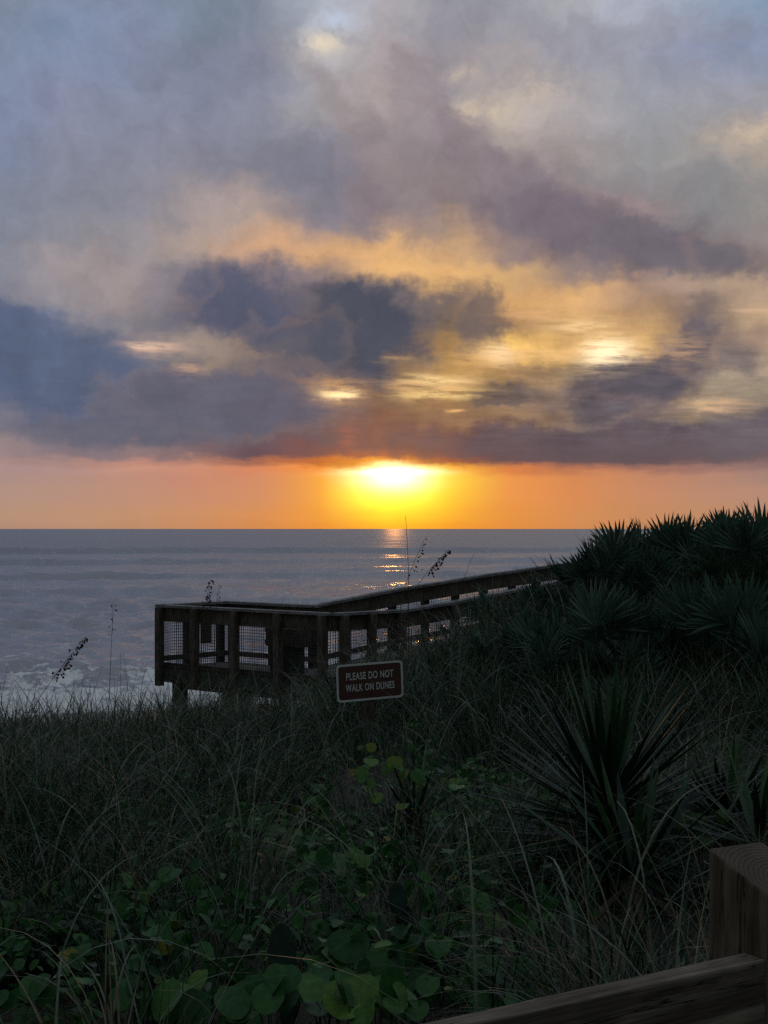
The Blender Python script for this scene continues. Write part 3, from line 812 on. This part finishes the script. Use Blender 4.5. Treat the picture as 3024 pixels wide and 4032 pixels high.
oat('sea oat stem bending right with a heavy drooping seed head before the surf', [(95, 2850), (190, 2690), (336, 2505)], 14.5, .47, 62, .020, .0042)
oat('tall straight sea oat with a sparse top, standing against the water', [(425, 2860), (436, 2600), (446, 2372)], 15.5, .34, 16, .016, .0045, (-.3, .3))
oat('thin bare stalk just right of the tall straight sea oat', [(478, 2800), (474, 2680), (476, 2560)], 15.5, 0, r0=.003, name='bare_stalk', cat='grass stalk')
oat('short bare stalk leaning right between the two left sea oats', [(355, 2790), (375, 2700), (402, 2625)], 15, 0, r0=.003, name='bare_stalk', cat='grass stalk')
oat('upright sea oat with a thick dark seed head in front of the platform rail', [(788, 2640), (796, 2440), (829, 2280)], 14.5, .36, 46, .018, .004)
oat('slender sea oat with few seeds beside the thick dark one at the platform', [(846, 2640), (846, 2430), (862, 2300)], 15, .2, 9, .014, .003)
oat('short bare stalk rising over the platform handrail near its corner', [(1085, 2460), (1098, 2400), (1126, 2335)], 15.5, 0, r0=.0028, name='bare_stalk', cat='grass stalk')
oat('sea oat with a thin hooked tip and few seeds before the sun glitter', [(1568, 2440), (1600, 2270), (1678, 2110)], 15.5, .42, 17, .017, .004)
oat('leaning sea oat with a heavy seed head over the walkway rail', [(1590, 2430), (1640, 2290), (1766, 2164)], 15, .30, 52, .019, .0042)
oat('tallest bare stalk, its tip crossing the sun glow above the horizon', [(1608, 2450), (1610, 2220), (1597, 2030)], 15.5, 0, r0=.0042, name='bare_stalk', cat='grass stalk', tipr=.0022)
oat('bare stalk leaning right over the middle of the walkway rail', [(1785, 2390), (1820, 2290), (1866, 2180)], 16, 0, r0=.0034, name='bare_stalk', cat='grass stalk')

# ------------------------------------------------------------------ prickly pears
def pear(lab, pads, d, seed):
    r = random.Random(seed)
    b0 = P(pads[0][0], pads[0][1] + pads[0][3], d)
    root = thing('prickly_pear', lab, 'cactus', (b0.x, b0.y, float(ground(b0.x, b0.y)) - .02), 'prickly pears at the foot of the slope')
    for (px, py, rw, rh, rot) in pads:
        me = bmesh.new(); bmesh.ops.create_uvsphere(me, u_segments=28, v_segments=20, radius=1)
        c = P(px, py, d); sx, sz = rw / F * d, rh / F * d
        pts = []
        for vtx in me.verts:
            x_, y_, z_ = vtx.co
            wid = 1 - .22 * max(0, -z_) + .05 * z_
            n_ = 1 + .05 * math.sin(3 * x_ + 2 * z_ + seed)
            xx, yy, zz = x_ * sx * wid * n_, y_ * .016 + .006 * math.sin(3 * z_), z_ * sz
            cr, sr = math.cos(rot), math.sin(rot)
            vtx.co = (c.x - root.location.x + xx * cr + zz * sr, c.y - root.location.y + yy, c.z - root.location.z - xx * sr + zz * cr)
        m2 = bpy.data.meshes.new('pad'); me.to_mesh(m2); me.free()
        at = m2.attributes.new('tint', 'FLOAT', 'POINT'); at.data.foreach_set('value', [.5] * len(m2.vertices))
        m2.materials.append(M_CACT); m2.polygons.foreach_set('use_smooth', [True] * len(m2.polygons))
        pad = link('pad', m2, root)
        sp_ = MB()
        for _ in range(34):
            th = r.uniform(0, 6.28); q = math.sqrt(r.random()) if r.random() < .5 else 1.0
            xx, zz = math.cos(th) * q * sx * .97, math.sin(th) * q * sz * .97
            cr, sr = math.cos(rot), math.sin(rot)
            p = Vector((c.x + xx * cr + zz * sr, c.y - .012, c.z - xx * sr + zz * cr))
            e = p + Vector((math.cos(th) * q + r.uniform(-.4, .4), -.6 + r.uniform(-.4, .4), math.sin(th) * q + r.uniform(-.3, .5))).normalized() * r.uniform(.018, .036)
            sp_.tube([p, e], .0011, .0004, 4, r.random())
        o = sp_.build('spines', M_SPINE, root)

pear('tall prickly pear with a long upright pad behind the round leaves', [(1140, 3960, 42, 110, .12), (1112, 3780, 56, 150, -.03)], 5.2, 3)
pear('short prickly pear with a round pad shaded by grass left of the fence rail', [(1720, 3850, 48, 75, .1), (1700, 3750, 52, 66, -.1)], 5.5, 5)
pear('dark prickly pear with a narrow pad in the grass above the round leaves', [(1590, 3640, 40, 80, .15), (1570, 3560, 38, 90, -.1)], 6.0, 8)

# ------------------------------------------------------------------ leafy plants along the bottom of the view
def leafy(lab, px, py, d, n, size, spread, seed, tints=(.2, .75), mat=None, name='leafy_plant', stretch=(.85, 1.1), face=.75, tpl=None, group='leafy plants in the foreground', cat='plant', hvar=.5):
    r = np.random.default_rng(seed)
    c = P(px, py, d); gz = float(ground(c.x, c.y))
    root = thing(name, lab, cat, (c.x, c.y, gz), group)
    H = c.z - gz
    ps = np.stack([r.normal(0, spread, n), r.normal(0, spread * .8, n), H + r.normal(0, spread * hvar, n)], -1)
    ps[:, 2] = np.maximum(ps[:, 2], .03)
    a = Acc()
    a.add(*leaves(ps, size * r.uniform(.65, 1.15, n), r.normal(face, .35, n), r.normal(0, .9, n), r.uniform(*tints, n), tpl or tpl_hi, r.uniform(*stretch, n), r.normal(0, .35, n)))
    link('leaves', a.mesh('leaves', mat or M_VINE), root)
    s = MB()
    for p in ps:
        f0 = Vector((p[0] * .3, p[1] * .3, -.02)); tip = Vector(p)
        s.tube(bez(f0, Vector((p[0] * .5, p[1] * .5, p[2] * .75)), tip, 6), .0028, .0016, 5, .5)
    s.build('stems', M_HERB, root, local=True)

LEAFY = [
 (60, 4010, 5.0, 9, .105, .07, 'round leaved plant in the very bottom corner of the picture opposite the fence'),
 (280, 3985, 5.0, 3, .10, .05, 'pair of upright round leaves by the bottom corner opposite the fence'),
 (560, 4015, 4.9, 10, .11, .075, 'round leaved plant at the bottom edge left of the tall cactus'),
 (840, 4010, 4.9, 12, .13, .09, 'broad bright leaved plant at the bottom edge just left of the tall cactus'),
 (1060, 3990, 4.7, 8, .105, .07, 'olive leaved plant around the foot of the tall cactus'),
 (1260, 3850, 5.2, 7, .115, .07, 'round leaves on pale stalks right beside the tall cactus pad'),
 (1350, 3990, 4.8, 10, .135, .08, 'plant with the largest round leaf, at the bottom middle'),
 (1480, 3870, 5.2, 7, .13, .07, 'big folded round leaves below the dark narrow cactus'),
 (1640, 3880, 5.3, 8, .10, .075, 'grey green round leaves between the two dark cacti'),
 (1560, 4000, 4.8, 9, .11, .08, 'pointed upright leaves at the bottom edge right of the largest round leaf'),
 (1860, 3900, 5.3, 10, .095, .08, 'round leaved plant where the fence rail meets the grass'),
 (1950, 3985, 5.1, 10, .085, .08, 'small leaved plant tight against the upper edge of the fence rail'),
 (1560, 3080, 8.2, 18, .085, .14, 'yellowing round leaved vine clump beside the small thin yucca'),
 (1740, 3600, 6.2, 9, .095, .08, 'yellow leaved vine clump in the grass over the round cactus'),
 (1330, 3470, 6.5, 14, .095, .12, 'dark round leaved vine clump in the middle of the slope'),
 (2760, 3260, 7.2, 8, .095, .1, 'dark broad leaves between the large yucca and the bright green one'),
 (170, 3580, 6.4, 14, .10, .13, 'dark round leaved clump on the left side above the grey green herb'),
 (650, 3560, 6.4, 14, .10, .14, 'dark round leaved clump in the lower middle left of the slope'),
]
for i, (px, py, d, n, sz, spd, lab) in enumerate(LEAFY):
    yel = 'yellow' in lab
    leafy(lab, px, py, d, n, sz, spd, 100 + i, (.6, .98) if yel else ((.45, .9) if 'bright' in lab or 'largest' in lab or 'stalks' in lab else (.1, .75)))
tpl_s = leaf_template(7, 0, .3)
leafy('bushy grey green herb with small crowded leaves near the left edge', 330, 3690, 5.9, 420, .034, .13, 201, (.2, 1), M_HERB, 'bushy_herb', (.5, .8), .6, tpl_s, 'bushy herbs', 'herb', .55)
leafy('darker bushy herb right of the grey green one, before the grass', 480, 3800, 5.7, 300, .036, .11, 202, (.0, .6), M_HERB, 'bushy_herb', (.5, .8), .6, tpl_s, 'bushy herbs', 'herb', .6)
leafy('low bushy herb at the left edge of the picture', 60, 3690, 5.9, 260, .034, .11, 203, (.1, .8), M_HERB, 'bushy_herb', (.5, .8), .6, tpl_s, 'bushy herbs', 'herb', .55)
leafy('sprig of pale whitish leaves low in the bottom left quarter', 350, 3850, 5.4, 9, .042, .045, 204, (.2, .9), M_PALE, 'pale_sprig', (.45, .8), .25, tpl_s, 'pale sprigs', 'sprig', .5)
leafy('smaller sprig of pale leaves left of the tall cactus', 790, 3950, 5.1, 5, .045, .045, 205, (.0, .6), M_PALE, 'pale_sprig', (.5, .9), .3, tpl_s, 'pale sprigs', 'sprig', .4)

# ------------------------------------------------------------------ near fence
fp1 = Vector((.647, 2.95)); u1 = Vector((.84, .5426)).normalized(); n1_ = Vector((u1.y, -u1.x))
root = thing('wooden_fence', 'brown timber fence with a slant topped post and one rail at the bottom right', 'fence', (.75, 2.93, EYE - 1.72))
S = .152
cs = [fp1, fp1 + u1 * S, fp1 + u1 * S + n1_ * S, fp1 + n1_ * S]
tz = [EYE - .637, EYE - .64, EYE - .70, EYE - .698]
mb = MB()
vv = [Vector((c.x, c.y, EYE - 1.75)) for c in cs] + [Vector((c.x, c.y, z)) for c, z in zip(cs, tz)]
mb.add(vv, [(3, 2, 1, 0), (4, 5, 6, 7), (0, 1, 5, 4), (1, 2, 6, 5), (2, 3, 7, 6), (3, 0, 4, 7)])


def timber_mat(name, dark, light, axis, ring=False):
    m, t, b = material(name)
    co_ = t.node('ShaderNodeTexCoord').outputs['Object']
    rot = t.node('ShaderNodeMapping'); rot.inputs['Rotation'].default_value = (0, 0, -math.atan2(u1.y, u1.x)); t.link(co_, rot.inputs[0])
    mp_ = t.node('ShaderNodeMapping'); mp_.inputs['Scale'].default_value = axis; t.link(rot.outputs[0], mp_.inputs[0])
    g1 = t.noise(mp_.outputs[0], 60, 6, .7, .4); g2 = t.noise(mp_.outputs[0], 14, 5, .6, .8); g3 = t.noise(co_, 9, 4)
    c = t.mix(t.ss(g1.outputs[0], .3, .7), dark, light)
    c = t.mix(1.0, c, t.ramp(g2.outputs[0], [(.32, (.42, .40, .38)), (.5, (1, 1, 1)), (.72, (1.25, 1.22, 1.2))]), 'MULTIPLY')
    ck = t.noise(mp_.outputs[0], 22, 4, .55, .2)
    c = t.mix(t.ss(t.m('ABSOLUTE', t.m('SUBTRACT', ck.outputs[0], .56)), .012, .0), c, (.02, .016, .012))
    hg = t.m('ADD', g1.outputs[0], t.m('MULTIPLY', g2.outputs[0], .8))
    nrm = t.node('ShaderNodeNewGeometry').outputs['Normal']; sn = t.node('ShaderNodeSeparateXYZ'); t.link(nrm, sn.inputs[0])
    if ring:
        ctr = t.node('ShaderNodeVectorMath', operation='SUBTRACT'); t.link(co_, ctr.inputs[0]); ctr.inputs[1].default_value = (.055, -.05, 1.05)
        wv = t.node('ShaderNodeTexWave', wave_type='RINGS', rings_direction='Z'); t.link(ctr.outputs[0], wv.inputs['Vector'])
        wv.inputs['Scale'].default_value = 34; wv.inputs['Distortion'].default_value = 3.0; wv.inputs['Detail'].default_value = 4; wv.inputs['Detail Scale'].default_value = 3
        topc = t.mix(wv.outputs['Fac'], (.075, .058, .043), (.115, .092, .072))
        topm = t.ss(sn.outputs[2], .6, .85)
        c = t.mix(topm, c, topc)
        hg = t.m('ADD', t.m('MULTIPLY', hg, t.m('SUBTRACT', 1.0, topm)), t.m('MULTIPLY', t.m('MULTIPLY', wv.outputs['Fac'], topm), .8))
    c = t.mix(1.0, c, t.ramp(g3.outputs[0], [(.35, (.75, .75, .75)), (.65, (1.12, 1.12, 1.12))]), 'MULTIPLY')
    t.put(b.inputs['Base Color'], c); b.inputs['Roughness'].default_value = .9; b.inputs['Specular IOR Level'].default_value = .15
    bp_ = t.node('ShaderNodeBump'); bp_.inputs['Strength'].default_value = .5; bp_.inputs['Distance'].default_value = .004
    t.link(hg, bp_.inputs['Height']); t.link(bp_.outputs[0], b.inputs['Normal'])
    return m


M_POST = timber_mat('fence_post_timber', (.075, .056, .038), (.17, .132, .094), (1, 1, .07), True)
M_RAIL = timber_mat('fence_rail_timber', (.075, .060, .045), (.20, .170, .138), (.05, 1, 1))
mb.build('post', M_POST, root, bevel=.006)
mb = MB()
re = cs[3] + n1_ * -.028                                     # rail runs flush with the post's front, into its left face
a = Vector((re.x, re.y, EYE - .821 - .09)) + Vector((u1.x, u1.y, 0)) * -.001
bq = a - Vector((u1.x, u1.y, 0)) * 3.2
mb.beam(bq, a, .055, .18)
mb.build('rail', M_RAIL, root, bevel=.005)
po2 = MB()
c2 = Vector((a.x, a.y, 0)) - Vector((u1.x, u1.y, 0)) * 2.6 + Vector((-n1_.x, -n1_.y, 0)) * .11
po2.beam((c2.x, c2.y, EYE - 1.75), (c2.x, c2.y, EYE - .66), .15, .15, Vector((u1.x, u1.y, 0)))
po2.build('post', M_POST, root, bevel=.006)

# ------------------------------------------------------------------ warning sign
pl = [P(1325, 2620, 12.0), P(1586, 2599, 12.24), P(1586, 2744, 12.24), P(1326, 2768, 12.0)]
cen = (pl[0] + pl[1] + pl[2] + pl[3]) / 4
ex = (pl[1] - pl[0] + pl[2] - pl[3]).normalized(); ez = (pl[0] - pl[3] + pl[1] - pl[2]); ez = (ez - ex * ez.dot(ex)).normalized(); ey = ez.cross(ex)  # ey away from viewer
SW = (pl[1] - pl[0]).length; SH = (pl[0] - pl[3]).length
root = thing('warning_sign', 'brown sign asking people to keep off the dunes, with a pale border, in the grass', 'sign', (cen.x, cen.y, float(ground(cen.x, cen.y)) - .05))


def plate(w, h, r, y, th, hole=None):
    out = []
    for (sx, sz, a0) in ((1, 1, 0), (-1, 1, 90), (-1, -1, 180), (1, -1, 270)):
        for k in range(7):
            a_ = math.radians(a0 + 15 * k)
            out.append((sx * (w / 2 - r) + r * math.cos(a_), sz * (h / 2 - r) + r * math.sin(a_)))
    return out


def to_w(p, y): return cen + ex * p[0] + ez * p[1] + ey * y


m_brown, t, b = material('sign_brown'); co_ = t.node('ShaderNodeTexCoord').outputs['Object']
t.put(b.inputs['Base Color'], t.mix(t.noise(co_, 12, 5).outputs[0], (.042, .012, .008), (.066, .021, .014))); b.inputs['Roughness'].default_value = .6
m_white, t, b = material('sign_white'); co_ = t.node('ShaderNodeTexCoord').outputs['Object']
t.put(b.inputs['Base Color'], t.mix(t.noise(co_, 20, 5).outputs[0], (.42, .45, .45), (.62, .65, .64))); b.inputs['Roughness'].default_value = .5
o1 = plate(SW, SH, .03, 0, 0); n = len(o1)
mb = MB(); mb.add([to_w(p, 0) for p in o1] + [to_w(p, .003) for p in o1], [tuple(range(n))[::-1], tuple(range(n, 2 * n))] + [(i, (i + 1) % n, n + (i + 1) % n, n + i) for i in range(n)])
mb.build('panel', m_brown, root)
o2 = plate(SW - .032, SH - .032, .024, 0, 0)
mb = MB()
mb.add([to_w(p, -.0022) for p in o1] + [to_w(p, -.0022) for p in o2] + [to_w(p, -.0003) for p in o1] + [to_w(p, -.0003) for p in o2],
       [(i, n + i, n + (i + 1) % n, (i + 1) % n) for i in range(n)] + [(i, (i + 1) % n, 2 * n + (i + 1) % n, 2 * n + i) for i in range(n)] + [(n + i, 3 * n + i, 3 * n + (i + 1) % n, n + (i + 1) % n) for i in range(n)])
mb.build('border', m_white, root)
for txt, cz, wd in (('PLEASE DO NOT', .052, .42), ('WALK ON DUNES', -.042, .435)):
    fc = bpy.data.curves.new('lettering', 'FONT'); fc.body = txt; fc.align_x = 'CENTER'; fc.align_y = 'CENTER'; fc.size = .088; fc.extrude = .0008; fc.offset = .0012; fc.space_character = 1.12
    tmp = bpy.data.objects.new('tmp', fc); COL.objects.link(tmp)
    bpy.context.view_layer.update()
    me = bpy.data.meshes.new_from_object(tmp.evaluated_get(bpy.context.evaluated_depsgraph_get()))
    bpy.data.objects.remove(tmp)
    vs = np.array([tuple(q.co) for q in me.vertices]); lo, hi = vs.min(0), vs.max(0)
    sx = wd / (hi[0] - lo[0]); sz = .060 / (hi[1] - lo[1])
    for q in me.vertices:
        w_ = to_w(((q.co.x - (lo[0] + hi[0]) / 2) * sx, cz + (q.co.y - (lo[1] + hi[1]) / 2) * sz), -.002 - q.co.z)
        q.co = w_ - root.location
    me.materials.append(m_white)
    link('lettering', me, root)
mb = MB(); fo_ = cen + ey * .03
mb.beam((fo_.x, fo_.y, root.location.z), fo_ + Vector((0, 0, .1)), .09, .04, ey)
mb.build('post', M_WOOD, root)
bolts = MB()
for zz in (.10, -.10):
    p = to_w((0, zz), -.004); bolts.tube([p + ey * .003, p], .006, .005, 8)
bolts.build('bolts', M_WIRE, root)

# ------------------------------------------------------------------ boardwalk with its viewing platform
CAPZ = EYE - 1.3
A3 = Vector((-3.84, 25.4, CAPZ)); D3 = Vector((-.80, 22.8, CAPZ))
uAD = (D3 - A3).normalized(); nAD = Vector((-uAD.y, uAD.x, 0))
B3 = A3 + nAD * 1.55; C3 = B3 + uAD * 2.15
N1 = Vector((.24, 23.7, CAPZ)); N2 = P(1779, 2369, 24.6); N3 = P(2097, 2307, 25.6); N4 = P(2350, 2262, 26.4); N5 = P(2560, 2225, 27.0)
F1 = P(1562, 2318, 26.2); F2 = P(1923, 2260, 27.4); F3 = P(2227, 2217, 28.3); F4 = P(2420, 2190, 28.9); F5 = P(2620, 2165, 29.4)
root = thing('boardwalk', 'brown timber boardwalk with a railed viewing platform on stilts over the dune', 'boardwalk', (-2, 24, 4.4))
DROP = 1.08
Z = Vector((0, 0, 1))


def rail_run(p, q, posts, outer, level=True, fascia=True, gap=.0, foot=True, mesh=True, low=.15):
    """one straight run of railing from p to q (cap tops); posts = fractions along"""
    d = (q - p).normalized()
    mb = MB(); mb.beam(p - Z * .02, q - Z * .02, .20, .042, over=.02); mb.build('cap_rail', M_CAP, root)
    mb = MB(); mb.beam(p - Z * (.042 + gap + .12), q - Z * (.042 + gap + .12), .04, .24); mb.build('rail_board', M_WOOD, root)
    mb = MB(); mb.beam(p - Z * (DROP - low), q - Z * (DROP - low), .045, .09); mb.build('bottom_rail', M_WOOD, root)
    for t_ in posts:
        c = p.lerp(q, t_) + outer * .09
        mb = MB(); mb.beam(c - Z * (DROP + (.30 if foot else .1)), c - Z * .043, .115, .115, d); mb.build('rail_post', M_WOOD, root)
    if fascia:
        o_ = outer * .03
        mb = MB(); mb.beam(p + o_ - Z * (DROP + .12), q + o_ - Z * (DROP + .12), .045, .23); mb.build('rim_board', M_RIM, root)
    if mesh:
        ts = sorted(set([0.0] + list(posts) + [1.0]))
        for a_, b_ in zip(ts[:-1], ts[1:]):
            if b_ - a_ < .03: continue
            pa, pb = p.lerp(q, a_), p.lerp(q, b_); L = (pb - pa).length
            wv = []; wf = []
            def strip(s0, e0, wdir):
                k_ = len(wv); r_ = .0028
                for pt in (s0, e0):
                    wv.extend([pt - wdir * r_ + outer * .024, pt + wdir * r_ + outer * .024, pt + wdir * r_ + outer * .029, pt - wdir * r_ + outer * .029])
                wf.extend([(k_ + i_, k_ + (i_ + 1) % 4, k_ + 4 + (i_ + 1) % 4, k_ + 4 + i_) for i_ in range(4)])
            k_ = 0.0
            while k_ < L:
                c_ = pa + (pb - pa) * (k_ / L); strip(c_ - Z * .27, c_ - Z * (DROP + .0), d); k_ += .051
            zz = .29
            while zz < DROP:
                strip(pa - Z * zz, pb - Z * zz, Z); zz += .051
            mb = MB(); mb.add(wv, wf); mb.build('wire_mesh', M_WIRE, root)


rail_run(A3, D3, (.02, .24, .48, .73, .97), -nAD, low=.05)
rail_run(B3, A3, (.04, .55), -uAD)
rail_run(B3, C3, (.03, .5, .95), nAD, foot=False)
def perp(p, q, s): 
    d = (q - p); d.z = 0; d.normalize(); return Vector((-d.y, d.x, 0)) * s
rail_run(D3, N1, (.12, .53, .98), perp(D3, N1, -1), low=.05)
rail_run(N1, N2, (.98,), perp(N1, N2, -1), gap=.012, fascia=False)
rail_run(N2, N3, (.55, .98), perp(N2, N3, -1), gap=.012, fascia=False)
rail_run(N3, N4, (.5, .98), perp(N3, N4, -1), gap=.012, fascia=False)
rail_run(N4, N5, (.5, .98), perp(N4, N5, -1), gap=.012, fascia=False)
rail_run(C3, F1, (.12, .42, .72, .98), perp(C3, F1, 1), gap=.012, foot=False)
rail_run(F1, F2, (.33, .66, .98), perp(F1, F2, 1), gap=.012, foot=False)
rail_run(F2, F3, (.33, .66, .98), perp(F2, F3, 1), gap=.012, foot=False)
rail_run(F3, F4, (.5, .98), perp(F3, F4, 1), gap=.012, foot=False)
rail_run(F4, F5, (.5, .98), perp(F4, F5, 1), gap=.012, foot=False)


def deck(quads, name):
    mb = MB()
    for (p0, p1, q1, q0) in quads:                      # boards across, p along one side, q along the other
        L = max((p1 - p0).length, (q1 - q0).length); nb = max(1, int(L / .145))
        for i_ in range(nb):
            a_, b_ = i_ / nb, (i_ + .95) / nb
            vs = [p0.lerp(p1, a_), p0.lerp(p1, b_), q0.lerp(q1, b_), q0.lerp(q1, a_)]
            vs = [v_ - Z * DROP for v_ in vs]
            mb.add([v_ - Z * .038 for v_ in vs] + vs, [(3, 2, 1, 0), (4, 5, 6, 7), (0, 1, 5, 4), (1, 2, 6, 5), (2, 3, 7, 6), (3, 0, 4, 7)])
    mb.build(name, M_DECK, root)


i0 = .04
deck([(A3 + nAD * i0, D3 + nAD * i0 - uAD * 0.9, C3 - nAD * i0, B3 - nAD * i0), (D3 + nAD * i0 - uAD * .9, D3, C3 + uAD * .2, C3 - nAD * i0)], 'deck_boards')
deck([(D3, N1, F1, C3), (N1, N2, F2, F1), (N2, N3, F3, F2), (N3, N4, F4, F3), (N4, N5, F5, F4)], 'deck_boards')


def stilt(c, w=.19):
    g = float(ground(c.x, c.y)) - .3
    mb = MB(); mb.beam((c.x, c.y, g), (c.x, c.y, c.z - DROP - .24), w, w, uAD); mb.build('support_post', M_WOOD, root)


for c in (A3 + uAD * .22 + nAD * .25, A3 + uAD * 1.85 + nAD * .25, A3 + uAD * 3.4 + nAD * .25, B3 + uAD * .3 - nAD * .2, B3 + uAD * 1.7 - nAD * .2, N1 + Vector((-.1, .25, 0)), F1 - Vector((0, .3, 0)), N3 + Vector((0, .3, 0)), F2 - Vector((0, .3, 0)), F3 - Vector((0, .3, 0))):
    stilt(c)
for off_ in (.25, 1.3):
    mb = MB(); p, q = A3 + nAD * off_ + uAD * .1 - Z * (DROP + .245), A3 + nAD * off_ + uAD * 3.7 - Z * (DROP + .245)
    mb.beam(p, q, .09, .24); mb.build('beam', M_WOOD, root)

# furniture on the platform
c0 = P(1136, 2470, 24.25)
deckz = CAPZ - DROP
root2 = thing('timber_stand', 'squat dark timber stand with a wide boxy top on the platform deck', 'stand', (c0.x, c0.y, deckz))
mb = MB(); mb.beam(c0 - uAD * .37 - Z * .165, c0 + uAD * .37 - Z * .165, .30, .30); mb.build('top', M_WOOD, root2, bevel=.01)
mb = MB(); mb.beam(c0 - uAD * .41 - Z * .05, c0 - uAD * .37 - Z * .05, .28, .07); mb.beam(c0 - uAD * .41 - Z * .25, c0 - uAD * .37 - Z * .25, .28, .08); mb.build('end_batten', M_WOOD, root2)
for s_ in (-.17, .13):
    mb = MB(); q = c0 + uAD * s_; mb.beam((q.x, q.y, deckz), (q.x, q.y, c0.z - .315), .26, .24, uAD); mb.build('leg', M_RIM, root2, bevel=.01)
c1 = A3.lerp(B3, .62) + uAD * .10
root3 = thing('notice_panel', 'small dark panel fixed inside the seaward end rail of the platform', 'panel', (c1.x, c1.y, EYE - 2.05))
mb = MB(); mb.beam((c1.x, c1.y, EYE - 2.02), (c1.x, c1.y, EYE - 1.66), .03, .24, nAD); mb.build('board', M_WOOD, root3, bevel=.006)
mb = MB(); q = c1 - uAD * .04; mb.beam((q.x, q.y, EYE - 1.9), (q.x, q.y, EYE - 1.60), .04, .07, nAD); mb.build('batten', M_WOOD, root3)

# ------------------------------------------------------------------ render settings
SC.view_settings.view_transform = 'Standard'; SC.view_settings.look = 'None'
SC.view_settings.exposure = 0; SC.view_settings.gamma = 1
try:
    SC.cycles.use_denoising = False
    SC.cycles.max_bounces = 5; SC.cycles.diffuse_bounces = 3; SC.cycles.glossy_bounces = 3; SC.cycles.transmission_bounces = 2
    SC.cycles.sample_clamp_indirect = 4.0; SC.cycles.sample_clamp_direct = 20
except Exception as e:
    print(e)
